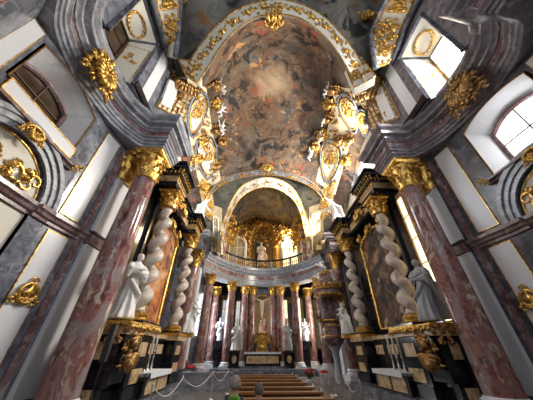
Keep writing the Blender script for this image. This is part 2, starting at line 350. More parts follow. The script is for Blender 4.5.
# ---------------------------------------------------------------- draped figures (one continuous remeshed surface)
def figure(x,y,z,h,face,seed,arms=((.28,.0,.62),(-.2,.2,.6)),lean=0.,head_tilt=.1,fold=.1,wide=1.0,cloak=True,hat=None,M=None):
    R=random.Random(seed); mb=MB(); c,s=cos(face),sin(face)
    T=Matrix.Translation((x,y,z))@Matrix(((c,-s,0,0),(s,c,0,0),(0,0,1,0),(0,0,0,1)))@Matrix.Diagonal((h,h,h,1))
    mb.M=(M@T) if M else T     # local: +x is the figure's front, z in 0..1
    ph=[R.uniform(0,6.28) for _ in range(4)]; rings=[]; n=40
    prof=[(0,.165,.15),(.03,.17,.155),(.12,.145,.135),(.28,.118,.125),(.42,.095,.115),(.5,.082,.108),(.58,.078,.098),(.66,.085,.108),(.74,.088,.122),(.80,.07,.115),(.835,.045,.07),(.86,.03,.034)]
    for zz,rx,ry in prof:
        sw=.03*sin(zz*5+ph[0])+lean*zz; sy=.035*sin(zz*4.2+ph[1]); k=max(0,1-zz/.75)
        rings.append([(sw+rx*wide*cos(a)*(1+fold*k*(sin(9*a+ph[2]+zz*4)+.6*sin(5*a+ph[3]-zz*7))),sy+ry*wide*sin(a)*(1+fold*k*(sin(9*a+ph[2]+zz*4)+.6*sin(5*a+ph[3]-zz*7))),zz) for a in [2*PI*j/n for j in range(n)]])
    mb.ring(rings)
    sw=.03*sin(.85*5+ph[0])+lean*.85; sy=.035*sin(.85*4.2+ph[1])
    hx,hy,hz=sw+.02+.03*head_tilt*3,sy,.925
    mb.tube([(sw,sy,.82),(hx-.01,hy,.885)],[.033,.03],8)
    mb.blob((hx,hy,hz),(.052,.045,.066),12,9); mb.blob((hx+.05,hy,hz-.012),(.013,.009,.016),6,5); mb.blob((hx+.035,hy,hz-.045),(.02,.022,.018),7,5)
    mb.blob((hx-.022,hy,hz+.012),(.052,.053,.062),10,7)
    if hat=='mitre': mb.lathe((hx-.005,hy,hz+.04),[(.045,0),(.056,.05),(.045,.11),(.005,.16)],10)
    if hat=='crown': mb.lathe((hx-.005,hy,hz+.045),[(.04,0),(.05,.05),(.03,.055)],10)
    for k,(ax,ay,az) in enumerate(arms):
        sg=1 if k==0 else -1
        S=V((sw,sy+sg*.105,.785)); E=V((sw+.03+ax*.35,sy+sg*.16,.64+(az-.6)*.5)); H=V((sw+ax,sy+ay*sg,az))
        mb.tube([S,S.lerp(E,.5)+V((0,sg*.015,0)),E],[.047,.045,.04],9); mb.tube([E,E.lerp(H,.5),H],[.046,.04,.026],9)
        mb.blob(H+(H-E).normalized()*.022,(.025,.02,.025),8,6)
        d=(H-E).normalized()
        for f in range(5): mb.tube([H+d*.02,H+d*(.05+.006*(2-abs(f-2)))+V((0,(f-2)*.009,.004*f))],[.008,.006],5)
        mb.tube([H.lerp(E,.2),E+V((-.01,0,-.05)),E+V((.0,sg*.01,-.14))],[.025,.05,.018],8)   # sleeve
    if cloak:
        for k in range(5):
            a=PI*.6+k*.35; mb.tube([(sw-.05,sy+.09*sin(a)*1.2,.78),(-.10+.03*cos(k),.14*sin(a)+.02,.5),(-.15,.2*sin(a),.2+.03*k),(-.17,.22*sin(a),.02)],[.035,.045,.05,.03],8)
        mb.tube([(.10,.1,.55),(.12,0,.44),(.10,-.12,.36),(.02,-.16,.2)],[.03,.04,.04,.02],8)
        mb.tube([(-.05,.13,.62),(-.12,.2,.52),(-.1,.24,.36),(-.14,.22,.25)],[.02,.04,.04,.015],8)
    return mb
def putto(mb,c,sc,rz,seed):
    R=random.Random(seed); M0=mb.M
    mb.M=Matrix.Translation(c)@Matrix.Rotation(rz,4,'Z')@Matrix.Rotation(R.uniform(-.7,.7),4,'Y')@Matrix.Scale(sc,4)
    mb.blob((0,0,.5),(.14,.16,.24)); mb.blob((.05,0,.88),(.13,.12,.14)); mb.blob((.18,0,.86),(.03,.025,.03),6,4)
    for sg in(1,-1):
        a=R.uniform(-.5,.9); mb.tube([(0,sg*.14,.68),(.08,sg*.32,.66+.2*a),(.15,sg*.46,.72+.45*a)],[.065,.055,.04],8); mb.blob((.16,sg*.48,.73+.47*a),.05,7,5)
        b=R.uniform(0,.5); mb.tube([(0,sg*.09,.33),(.2+b*.2,sg*.16,.12),(.08,sg*.22,-.2+b*.3)],[.1,.085,.05],8); mb.blob((.14,sg*.22,-.24+b*.3),(.08,.04,.04),7,5)
        mb.slab(lambda u,v,d,sg=sg:V((-.12-.22*u+d,sg*(.05+.5*u),.72+.3*u-.4*v*(1-.5*u))),4,3,-.03,.03)
    mb.M=M0
# ================================================================ SETTING
fl=MB(); fl.box((-9,-6,-.2),(9,34,0)); FLOOR=struct('floor','grey stone church floor under the pews','floor',fl,'floor')
st=MB()
for k,(y,z) in enumerate(((23.2,.15),(23.7,.3),(24.2,.42))): st.box((-5.0+.15*k,y,z-.15 if k else 0),(5.0-.15*k,31,z))
st.build('sanctuary_step','grey',FLOOR,label='grey stone steps up to the high altar')
shell=MB(); shell.box((-9.3,-6,0),(-9,34,24)); shell.box((9,-6,0),(9.3,34,24)); shell.box((-9.3,34,0),(9.3,34.3,24))
shell.box((-9.3,-6.3,0),(9.3,-6,6.5))  # unseen partial back wall, added to cut the light from behind
struct('wall_outer','plain outer masonry behind the marble lining','wall',shell,'attic')
rf=MB(); rf.box((-9.3,-6,24),(9.3,34.3,24.3)); struct('roof','plain underside of the roof above the vaults','roof',rf,'attic')
ZA=9.1
ENT=[(5.2,-3),(5.2,1.75),(5.95,1.85),(6.3,2.1),(6.75,2.65),(7.0,3.4),(7.05,4.15),(7.0,4.9),(6.85,5.75),(6.5,6.5),(6.1,6.95),(5.2,6.95),(5.2,8.25),(6.9,8.3),(7.2,9),(7.2,18.4),(5.75,18.6),(5.75,19.95),(6.15,20.1),(6.2,21.9)]
P_ARCH=[(-.7,0),(0,0),(0,.14),(.05,.16),(.05,.3),(.1,.32),(.1,.44),(.17,.5),(.17,.55),(-.7,.55)]
P_FRZ=[(-.7,.55),(.06,.55),(.06,.92),(-.7,.92)]
P_COR=[(-.7,.92),(.1,.92),(.14,.98),(.22,1.02),(.24,1.1),(.42,1.16),(.44,1.3),(.52,1.36),(.58,1.46),(.58,1.6),(-.7,1.6)]
def smooth_plan(P,i0,i1,k=3):
    out=list(P[:i0])
    for i in range(i0,i1):
        p0,p1,p2,p3=[V(P[max(0,min(len(P)-1,j))]) for j in(i-1,i,i+1,i+2)]
        for q in range(k):
            t=q/k; out.append(tuple(.5*((2*p1)+(p2-p0)*t+(2*p0-5*p1+4*p2-p3)*t*t+(3*p1-p0-3*p2+p3)*t**3)))
    return out+list(P[i1:])
ENTS=smooth_plan(ENT,2,10)
def archpts(yc,zc,r,n=14,a0=0,a1=PI,rz=None): return [(yc+r*cos(a0+(a1-a0)*i/n),zc+(rz or r)*sin(a0+(a1-a0)*i/n)) for i in range(n+1)]
YC=4.15; WX=7.05
def window(n,M,x,y0,y1,z0,z1,pane,frame,label,cols=2,rows=3,arch=0.,depth=.12,parent=None):
    e=sempty('window_%d'%n,label,'window')
    fr=MB(M); w=.07
    fr.box((x-.04,y0,z0),(x+depth,y0+w,z1)); fr.box((x-.04,y1-w,z0),(x+depth,y1,z1)); fr.box((x-.04,y0,z0),(x+depth,y1,z0+w)); fr.box((x-.04,y0,z1-w),(x+depth,y1,z1))
    for i in range(1,cols): y=y0+(y1-y0)*i/cols; fr.box((x-.02,y-.02,z0),(x+.05,y+.02,z1))
    for i in range(1,rows): z=z0+(z1-z0)*i/rows; fr.box((x-.02,y0,z-.02),(x+.05,y1,z+.02))
    fr.build('window_frame',frame,e)
    p=MB(M); p.box((x+.02,y0,z0),(x+.04,y1,z1)); p.build('pane',pane,e); return e
for s in(-1,1):
    M=MIR(s); nm=NAME[s]; L=s<0
    # ---- lower wall, one mesh with openings
    w=MB(M)
    def seg(p,q,z0,z1,t=.3):
        d=(V((*q,0))-V((*p,0))).normalized(); n=V((d.y,-d.x,0))*t
        w.prism([(p[0],p[1],z0),(q[0],q[1],z0),(q[0],q[1],z1),(p[0],p[1],z1)],n)
    zi=5.0; ri=1.25
    arc=archpts(YC,zi,ri,12,PI/2,0); head=[(YC+1.17*t,9.02-.25*t*t) for t in(0,.33,.66,1)]
    zs=7.15 if L else 6.62
    half=[(YC,9.12)]+head+[(YC+1.17,zs),(YC,zs)]+arc+[(YC+ri,0),(5.9,0),(5.9,9.12)]
    for m in(1,-1):
        w.prism([(WX,YC+m*(y-YC),z) for y,z in half],(.12,0,0))
    seg((WX,5.9),(6.85,7.2),0,9.12); seg((6.85,7.2),(6.8,8.4),0,10.7); seg((6.8,8.4),(7.6,8.6),0,10.7); seg((7.6,8.6),(7.6,18.3),0,10.7)
    seg((7.6,18.3),(6.9,18.4),0,10.7); seg((6.9,18.4),(6.9,20.4),0,10.7); seg((6.9,20.4),(6.3,22.2),0,10.1); seg((6.3,22.2),(6.6,26),0,10.1)
    seg((6.3,1.9),(WX,2.45),0,9.12); seg((6.3,-3),(6.3,1.9),0,9.12)
    W=struct('wall_'+nm,nm+' nave wall of blue-grey marble with arch, gallery opening and white panels' if L else nm+' nave wall of grey marble darkened for shade, sunlit gallery window above its arch','wall',w,'grey' if L else 'dgrey')  # same marble on both sides; the right one's shade is in its colour
    # pilaster panels with gilt edges
    def panel(p,q,z0,z1,mat='white',edge=True,nmx='pilaster_panel',off=.03):
        P0,P1=V((*p,0)),V((*q,0)); d=(P1-P0).normalized(); n=V((-d.y,d.x,0)); mid=(P0+P1)/2; wd=(P1-P0).length
        b=MB(M); b.obox(mid+V((0,0,(z0+z1)/2))+n*off*.5,d,V((0,0,1)),n,wd,z1-z0,off); po=b.build(nmx,mat,W)
        if edge:
            g=MB(M); c=mid+V((0,0,(z0+z1)/2))+n*off*.6; e=.024
            for k in(-1,1): g.obox(c+d*k*wd/2,d,V((0,0,1)),n,e,z1-z0+e,off*1.3); g.obox(c+V((0,0,k*(z1-z0)/2)),d,V((0,0,1)),n,wd+e,e,off*1.3)
            g.build('gilt_edge','gold',po,label='thin gilt edge')
    def on(p,q,t): return (p[0]+(q[0]-p[0])*t,p[1]+(q[1]-p[1])*t)
    a,b=(WX,5.9),(6.85,7.2)
    panel(on(a,b,.14),on(a,b,.66),5.2,8.9); panel(on(a,b,.14),on(a,b,.66),.7,4.6)
    panel(on(a,b,.82),on(a,b,.98),.4,8.9,'redband',False,'pilaster_strip',.05)
    panel((6.83,7.32),(6.8,8.25),5.2,7.6,'white',False,'pilaster_shaft',.14); panel((6.83,7.32),(6.8,8.25),.7,4.7,'white',False,'pilaster_shaft',.14)
    panel((6.84,7.3),(6.8,8.3),4.72,5.05,'redband',False,'band',.2)
    panel((WX,2.42),(WX,2.8),5.2,8.95); panel((WX,2.42),(WX,2.8),.7,4.6)
    cpm=MB(M); capital(cpm,(6.95,7.75),.42,7.6,9.1,5); cpm.build('pilaster_capital','gold',W,40,label='gilded pilaster capital')
    # impost moulding
    im=MB(M); pr=[(-.05,4.7),(.06,4.7),(.06,4.78),(.12,4.82),(.14,4.9),(.2,4.95),(.2,5.05),(-.05,5.05)]
    im.sweep([(6.35,1.95),(7.0,2.45),(WX,2.9)],pr); im.sweep([(WX,YC+ri),(WX,5.9),(6.86,7.2)],pr); im.sweep([(WX+.1,YC-ri),(WX+.1,YC+ri)],pr)
    im.build('impost_moulding','redband',W,label='red marble impost moulding')
    # archivolt
    ar=MB(M)
    for r0,r1,o in((1.27,1.42,.05),(1.42,1.58,.1),(1.58,1.72,.16)):
        ar.ring([[(WX-(o if k in(1,2) else -.02),YC+rr*cos(A),zi+rr*sin(A)) for k,rr in enumerate((r0,r0,r1,r1))] for A in [PI*i/28 for i in range(29)]])
    ar.build('archivolt','greyl',W,30,label='pale grey arch moulding')
    # tympanum + arch recess
    ty=MB(M); ty.prism([(WX+.11,YC+(y-YC),z) for y,z in [(YC+ri+.05,0)]+archpts(YC,zi,ri+.05,20)+[(YC-ri-.05,0)]],(.1,0,0)); ty.build('tympanum','warm',W,label='white stucco arch field')
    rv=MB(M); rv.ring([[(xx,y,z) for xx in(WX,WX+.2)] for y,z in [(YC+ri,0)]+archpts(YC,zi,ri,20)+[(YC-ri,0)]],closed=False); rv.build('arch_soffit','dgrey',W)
    g=MB(M); filigree(g,planar((WX+.1,YC,5.62),(0,1,0),(0,0,1),(-1,0,0)),2.2,1.0,3,9,.035); g.build('stucco_foliage','gold',W,label='gilded foliage in the arch field')
    gp=MB(M); gp.tube([(WX+.09,y,z) for y,z in archpts(YC,zi,ri-.06,24)],.022,5); gp.build('gilt_edge','gold',W)
    # gallery opening reveal
    x1=7.75; y0,y1=YC-1.17,YC+1.17; yi0,yi1=YC-.95,YC+.85
    so=MB(M); so.slab(lambda u,v,d:V((WX+(x1-WX)*v,(y0+(y1-y0)*u)*(1-v)+(yi0+(yi1-yi0)*u)*v,9.02-.25*(2*u-1)**2-.3*v-.12*v*(2*u-1)**2+d)),10,3,0,.06); so.build('opening_soffit','white',W,label='white soffit of gallery opening')
    for yy,yv,nmj in((y1,yi1,1),(y0,yi0,0)):
        j=MB(M); j.slab(lambda u,v,d:V((WX+(x1-WX)*v,yy*(1-v)+yv*v+(d if nmj else -d),zs+(8.78-zs)*u-.3*u*v)),3,2,0,.06); j.build('opening_jamb','white',W)
    sl=MB(M); sl.slab(lambda u,v,d:V((WX+(x1-WX)*v,(y0+(y1-y0)*u)*(1-v)+(yi0+(yi1-yi0)*u)*v,zs-d)),3,2,0,.06); sl.build('opening_sill','greyl',W)
    ed=MB(M); ed.tube([(WX-.02,YC+1.17*t,9.02-.25*t*t) for t in[i/10-1 for i in range(21)]],.022,6); ed.tube([(WX-.02,y1,zs),(WX-.02,y1,8.78)],.02,6); ed.tube([(WX-.02,y0,zs),(WX-.02,y0,8.78)],.02,6); ed.build('opening_edge','goldd',W)
    window(1 if L else 2,M,x1-.02,yi0-.1,yi1+.1,zs+.02,8.85,'darkpane' if L else 'day','bark',('dark unlit' if L else 'glaring sunlit')+' gallery window in the '+nm+' nave wall',2,2)
    bl=MB(M); bl.box((x1+.02,y0-.3,6.9),(x1+.15,y1+.3,9.3)); bl.build('backing','dgrey',W)
    ib=MB(M); ib.tube([(x1-.06,yi0+(yi1-yi0)*(t+1)/2,8.66-.33*t*t) for t in[i/10-1 for i in range(21)]],.09,6); ib.tube([(x1-.06,yi1,zs),(x1-.06,yi1,8.33)],.08,6); ib.tube([(x1-.06,yi0,zs),(x1-.06,yi0,8.33)],.08,6); ib.build('window_surround','redband',W)
    # parapet panel and sill rail
    if L: panel((WX,YC-1.1),(WX,YC+1.2),6.74,7.14,nmx='parapet_panel',off=.06)
    rl=MB(M); rl.sweep([(WX,2.75),(WX,5.6)],[(-.02,6.44),(.08,6.44),(.1,6.5),(.2,6.54),(.2,6.6),(.12,6.64),(-.02,6.66)]); rr=rl.build('sill_rail','redband',W,label='red moulded sill rail with gilt ends')
    ge=MB(M)
    for e,sg in((5.6,1),(2.75,-1)):
        mp=planar((WX-.22,e,6.55),(0,sg,0),(0,0,1),(-1,0,0)); spiral(ge,mp,0,0,.14,0,6,.04); spiral(ge,mp,-.1,-.1,.1,0,-6,.03); leafy(ge,mp,0,.05,.3,.2,.04)
    ge.build('rail_finial','gold',rr)
    # ---- entablature
    T=sempty('trim_%d'%(1 if L else 2),'heavy grey marble entablature sweeping along the '+nm+' side above the columns','entablature')
    for prf,mt,nmx in((P_ARCH,'greyl','architrave'),(P_FRZ,'redband','frieze'),(P_COR,'greyl','cornice')):
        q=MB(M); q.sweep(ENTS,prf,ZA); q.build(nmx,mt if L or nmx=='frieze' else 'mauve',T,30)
    fp=MB(M); fp.box((5.13,7.15,ZA+.6),(5.2,8.1,ZA+.88)); fp.box((5.35,6.86,ZA+.6),(6.0,6.95,ZA+.88)); fp.build('frieze_panel','red',T)
    # ---- upper wall of the side bay with window niche
    u=MB(M); X=6.2; oy0,oy1,ot=3.15,5.0,14.3
    u.prism([(X,oy1,10.6),(X,6.5,10.6),(X,6.5,16),(X,oy1,16)],(.2,0,0)); u.prism([(X,1,10.6),(X,oy0,10.6),(X,oy0,16),(X,1,16)],(.2,0,0)); u.prism([(X,oy0,ot),(X,oy1,ot),(X,oy1,16),(X,oy0,16)],(.2,0,0))
    u.prism([(X,6.5,10.6),(6.45,9.3,10.6),(6.45,9.3,15),(X,6.5,16)],(.2,0,0))
    u.prism([(X,-3,10.6),(X,1,10.6),(X,1,16),(X,-3,16)],(.2,0,0))
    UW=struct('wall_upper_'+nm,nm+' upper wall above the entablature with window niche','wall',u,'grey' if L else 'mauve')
    x2=7.05; iy0,iy1,it=3.2,4.5,13.3
    def rev(nmx,fn,mat,lab=None):
        q=MB(M); q.slab(fn,4,3,0,.05); o=q.build(nmx,mat,UW); 
        if lab: o['label']=lab
        return o
    rev('niche_jamb',lambda a,v,d:V((X+(x2-X)*v,oy1+(iy1-oy1)*v+d,10.6+(ot+(it-ot)*v-10.6)*a)),'warm','white jamb with gilt foliage')
    rev('niche_jamb',lambda a,v,d:V((X+(x2-X)*v,oy0+(iy0-oy0)*v-d,10.6+(ot+(it-ot)*v-10.6)*a)),'warm')
    rev('niche_soffit',lambda a,v,d:V((X+(x2-X)*v,oy0+(oy1-oy0)*a+((iy0+(iy1-iy0)*a)-(oy0+(oy1-oy0)*a))*v,ot+(it-ot)*v+d)),'warm','white soffit with gilt wreath')
    g=MB(M)
    mj=lambda a,v,d=0:V((X+(x2-X)*(v+.5)-.5*d,oy1+(iy1-oy1)*(v+.5)-d,12.2+a))
    filigree(g,mj,.9,.7,11,3,.03,False); g.tube([mj(x,y,.01) for x,y in((-1.2,-.4),(1.2,-.4),(.75,.4),(-1.2,.4))],.02,5)
    ms=lambda a,v,d=0:V((X+(x2-X)*(v+.5),4.05+a,ot+(it-ot)*(v+.5)-d))
    for i in range(16):
        A=2*PI*i/16; leafy(g,ms,.5*cos(A),.3*sin(A),A+1.6,.22,.035)
    g.tube([ms(.5*cos(2*PI*i/20),.3*sin(2*PI*i/20),.02) for i in range(21)],.03,6)
    g.build('gilt_wreath','gold',UW)
    db=MB(M)
    for p,q in (((X,oy1),(x2,iy1)),): db.tube([(p[0]-.02,p[1],10.6),(p[0]-.02,p[1],ot),(p[0]-.02,oy0,ot),(p[0]-.02,oy0,10.6)],.09,4); db.tube([(X,oy1,ot),(x2,iy1,it)],.07,4); db.tube([(X,oy0,ot),(x2,iy0,it)],.07,4)
    db.build('niche_frame','dgrey',UW)
    window(3 if L else 4,M,x2-.05,iy0,iy1,10.9,it,'darkpane' if L else 'day','bark',('dark' if L else 'glaring')+' upper window in the niche above the '+nm+' cornice',1,3)
    bk=MB(M); bk.box((x2+.05,2.5,10.3),(x2+.2,5.5,14.5)); bk.build('backing','dgrey',UW)
    pz=MB(M); pz.box((X-.05,5.5,11.05),(X,6.12,14.9)); pz.build('strip_panel','white',UW,label='white strip panel above the cornice')
    lb=MB(M); lb.box((X-.12,5.05,10.65),(X,9.0,11.0)); lb.build('cornice_gap_shade','black',UW)  # black strip put in for the shaded gap above the cornice
    # chapel wall windows high above the side altar, lighting the vault
    cw=MB(M); 
    cw.prism([(7.6,8.6,10.6),(7.6,18.4,10.6),(7.6,18.4,11.6),(7.6,8.6,11.6)],(.2,0,0)); cw.prism([(7.6,8.6,11.6),(7.6,11.6,11.6),(7.6,11.6,16),(7.6,8.6,16)],(.2,0,0)); cw.prism([(7.6,15.6,11.6),(7.6,18.4,11.6),(7.6,18.4,16),(7.6,15.6,16)],(.2,0,0)); cw.prism([(7.6,11.6,14.6),(7.6,15.6,14.6),(7.6,15.6,16),(7.6,11.6,16)],(.2,0,0))
    struct('wall_chapel_'+nm,'cream stucco wall above the '+nm+' side altar','wall',cw,'warm')
    window(5 if L else 6,M,7.7,11.6,15.6,11.6,14.6,'daydim' if L else 'day','white','window above the '+nm+' side altar',3,3)
# ---------------------------------------------------------------- vaults
N_IN=[(0,4.4,17.7),(1.1,4.5,17.6),(2.0,4.77,17.15),(2.8,5.1,16.3),(3.35,5.42,15.2),(3.75,5.72,14.0),(4.2,6.05,12.9),(5.0,6.4,14.0),(6.25,6.8,15.3)]
N_RM=[(0,4.0,18.7),(1.2,4.12,18.6),(2.4,4.4,18.1),(3.4,4.85,17.3),(4.25,5.4,16.4),(5.2,5.95,15.8),(6.3,6.5,15.4)]
N_MM=[(0,4.4,17.7),(1.1,4.5,17.6),(2.0,4.77,17.15),(2.8,5.1,16.3),(3.35,5.42,15.2),(3.8,5.75,14.2),(4.5,6.2,13.9),(5.4,6.6,14.4),(6.3,6.9,15.3)]
N_OUT=[(0,4.0,18.7),(1.2,4.12,18.6),(2.4,4.4,18.1),(3.4,4.85,17.3),(4.25,5.35,16.2),(4.7,5.65,15.0),(4.85,5.8,14.2),(5.3,6.0,14.6),(6.25,6.5,15.3)]
F_AR=[(0,16.5,16.25),(1.7,16.65,16.15),(3.4,17.05,15.9),(4.6,17.5,15.5),(5.6,18.1,14.8),(6.1,18.5,13.6),(6.3,18.8,12.2),(6.35,18.9,10.7)]
S_AR=[(0,17.2,16.35),(.85,17.3,16.3),(1.85,17.7,16.1),(2.75,18.3,15.7),(3.5,19.1,15.0),(4.15,20.0,13.8),(4.65,20.8,12.5),(4.95,21.5,11.2),(5.05,21.9,10.1)]
def curve(Lst):
    P=[V(p) for p in Lst]; d=[0]
    for a,b in zip(P,P[1:]): d.append(d[-1]+(b-a).length)
    def f(u):
        t=abs(u)*d[-1]; i=0
        while i<len(P)-2 and d[i+1]<t: i+=1
        k=(t-d[i])/(d[i+1]-d[i]); p0,p1,p2,p3=P[max(i-1,0)] if i>0 else V((-P[1].x,P[1].y,P[1].z)),P[i],P[i+1],P[min(i+2,len(P)-1)]
        p=.5*((2*p1)+(p2-p0)*k+(2*p0-5*p1+4*p2-p3)*k*k+(3*p1-p0-3*p2+p3)*k**3)
        return V((p.x if u>=0 else -p.x,p.y,p.z))
    return f
cNi,cNo,cF,cS,cNr,cNm=curve(N_IN),curve(N_OUT),curve(F_AR),curve(S_AR),curve(N_RM),curve(N_MM)
def s_main(u,v,d=0):
    w=2*u-1; a,b=cNm(w),cF(w); q=4*v*(1-v); p=a.lerp(b,v); e=abs(w)**2.2
    q2=q**.8
    return V((p.x*(1+.16*q2*e+.06*q2),p.y,p.z+q2*(4.4*(1-e)+2.6*e)+d))
def s_rear(u,v,d=0):
    w=2*u-1; a=cNr(w); b=V((a.x,-2-a.y,a.z)); q=4*v*(1-v); e=abs(w)**2.2; p=a.lerp(b,v)
    return V((p.x*(1+.03*q),p.y,p.z+q**.8*(1.6*(1-e)+4.8*e)+d))
def s_span(u,v,d=0):
    w=2*u-1; return cF(w).lerp(cS(w),v)+V((0,0,d+.25*sin(PI*v)))
def b_back(w):
    a=w*PI/2; return V((4.9*sin(a),26.2+3.9*cos(a),13.2+4.3*cos(a)**.7 if abs(w)<1 else 13.2))
def s_apse(u,v,d=0):
    w=2*u-1; a=cS(w); b=b_back(w); p=a.lerp(b,v); q=4*v*(1-v)
    return V((p.x*(1+.1*q),p.y,p.z+q*(2.9-1.4*abs(w)**2)+d))
def vault(fn,nu,nv,label,mat,k):
    b=MB(); b.slab(fn,nu,nv,0,.12); o=struct('ceiling' if k==0 else 'ceiling.%03d'%k,label,'ceiling',b,mat,45); return o
C_MAIN=vault(s_main,64,36,'great dome covered by a dark brown ceiling fresco of clouds and figures','fresco',0)
C_REAR=vault(s_rear,48,24,'grey frescoed vault overhead on the near side of the gilded white arch','frescog',1)
C_SPAN=vault(s_span,48,6,'narrow frescoed vault strip between dome and sanctuary arch','frescod',2)
C_APSE=vault(s_apse,48,16,'sanctuary half dome with dark fresco behind the gallery arch','frescoa',3)
_v=[];_f=[]
for o in (C_MAIN,C_REAR,C_SPAN,C_APSE,bpy.data.objects['wall_upper_left'],bpy.data.objects['wall_upper_right'],bpy.data.objects['wall_chapel_left'],bpy.data.objects['wall_chapel_right']):
    k=len(_v); _v+=[v.co.copy() for v in o.data.vertices]; _f+=[tuple(i+k for i in p.vertices) for p in o.data.polygons]
BV=BVHTree.FromPolygons(_v,_f)
def hit(px,py,d=0.):
    r=ray(px,py).normalized(); h=BV.ray_cast(O,r)
    if h[0] is None: return O+r*18
    n=h[1] if h[1].dot(r)<0 else -h[1]
    return h[0]+n*d
def quad(c):
    c=[V((*p,0)) for p in c]
    def f(u,v,d=0):
        p=(c[0]*(1-u)+c[1]*u)*(1-v)+(c[3]*(1-u)+c[2]*u)*v; return hit(p.x,p.y,d)
    return f
def oval(cx,cy,a,b,rot,taper=0):
    c,s=cos(rot),sin(rot)
    def f(u,v,d=0):
        A=2*PI*u; x=a*v*cos(A)*(1+taper*sin(A)*v); y=b*v*sin(A); return hit(cx+x*c-y*s,cy+x*s+y*c,d)
    return f
def opx(cx,cy,rot,k):   # ornament map: local units -> photo-traced spot on the vault
    c,s=cos(rot),sin(rot)
    return lambda u,v,d=0:hit(cx+(u*c+v*s)*k,cy+(u*s-v*c)*k,.05+d)
def band(name,fa,fb,parent_label,mat,k,th=.18,seed=1,gold_n=9,n=64,lim=1.0,up=V((0,0,1)),gs=1.0):
    b=MB(); b.slab(lambda u,v,d:fa((2*u-1)*lim).lerp(fb((2*u-1)*lim),v)+up*d,n,3,-th*.2,th); o=b.build(name,mat,None,40); o['kind']='structure'; o['label']=parent_label; o['category']='arch'
    g=MB(); R=random.Random(seed)
    for side in(fa,fb): g.tube([side((2*i/n-1)*lim)-up*.05 for i in range(n+1)],.05,5)
    for i in range(gold_n):
        u0=-1+2*(i+.5)/gold_n
        mp=lambda a,c,d=0,u0=u0:fa((u0+a)*lim).lerp(fb((u0+a)*lim),.5+c)-up*(d+.03)
        L_=1.5/gold_n*gs
        for sg in(1,-1):
            spiral(g,lambda a,c,d=0:mp(a*sg,c,d),L_*.3,.0,.0+L_*.22,1,5,.05*gs); 
            for q in range(3): leafy(g,lambda a,c,d=0:mp(a*sg*L_,c,d),.1+.2*q,R.uniform(-.25,.25),R.uniform(-1,1),.3,.055*gs)
        g.blob(mp(0,0,.02),(.18*gs,.18*gs,.14*gs),8,6)
        for q in range(5): g.blob(mp(R.uniform(-1,1)*L_*.4,R.uniform(-.28,.28),.02),R.uniform(.06,.11)*gs,6,4)
    g.build('gilt_foliage','gold',o,label='gilded foliage on the arch'); return o
band('trim_3',curve(N_IN[:7]),curve(N_OUT[:7]),'broad white arch band with gilt foliage in front of the dome','warm',3,.2,4,15)
gb=MB(); gb.slab(lambda u,v,d:curve(N_IN[:7])(2*u-1)+V((0,.12*v,.02+d+.1*v)),64,1,-.1,.12); gb.build('arch_edge','grey',bpy.data.objects['trim_3'])
cF2=lambda w:cF(w)+V((0,-.35,.12)); cF3=lambda w:cF(w)+V((0,.1,-.1))
band('trim_4',lambda w:cF2(w*.8),lambda w:cF3(w*.8),'flat gilt-edged grey rib at the far rim of the dome','grey',4,.12,5,7,gs=.6)
cS2=lambda w:cS(w)+V((-.75*w*abs(w),.5,-.75*(1-w*w)-.15)); 
band('trim_5',cS,cS2,'white and gold arch opening into the sanctuary','warm',5,.14,6,15,gs=.8)
# ================================================================ STUCCO ON THE VAULTS (parts of the ceiling)
def vpart(nm,mat,fn,parent=C_MAIN,nu=8,nv=8,d0=.02,d1=.09,label=None):
    b=MB(); b.slab(fn,nu,nv,d0,d1); o=b.build(nm,mat,parent,50)
    if label: o['label']=label
    return o
def vgold(nm,parent,fn,mat='gold'):
    g=MB(); fn(g); return g.build(nm,mat,parent,True)
def path_tube(g,pxs,th,d=.08):
    g.tube([hit(x,y,d) for x,y in pxs],th,6)
def lerp_px(pts,k=6):
    out=[]
    for a,b in zip(pts,pts[1:]):
        for i in range(k): out.append((a[0]+(b[0]-a[0])*i/k,a[1]+(b[1]-a[1])*i/k))
    return out+[pts[-1]]
VS={ 'left':dict(foot=[(179,61),(197,63),(204,86),(187,75)],lat=[(172,74),(197,89),(182,121),(155,106)],vase=[(166,79),(176,84),(168,109),(157,103)],
        c1=(196,113,6,18,.22),c2=(206,157,8,17,-.08),cl=[(215,83,.4),(216,103,.2),(215,129,.1),(201,140,.3),(222,141,0),(196,158,.2),(217,166,0),(203,186,-.2)],
        ridge=[(156,-6),(175,-6),(173,56),(162,44)],edge=[(178,-6),(182,30),(172,60),(150,90)],cream=[(198,180),(211,186),(217,226),(203,214)],c3=None,tri=[(186,90),(203,90),(209,118),(196,95)]),
     'right':dict(foot=[(344,61),(357,55),(374,77),(356,88)],lat=[(357,92),(383,80),(402,118),(374,128)],vase=[(374,89),(383,85),(399,117),(388,121)],
        c1=(350,112,6,16,-.25),c2=(331,161,8,17,.1),cl=[(335,88,-.3),(331,103,0),(329,118,0),(322,136,0),(340,139,-.2),(316,146,0),(350,138,-.3),(347,160,.1)],
        ridge=[(376,0),(394,0),(386,50),(371,62)],edge=[(372,-6),(366,30),(377,66),(404,110)],cream=[(323,186),(336,180),(331,214),(316,226)],c3=(363,121,4,11,-.2),tri=[(333,92),(344,88),(345,95),(338,112)])}
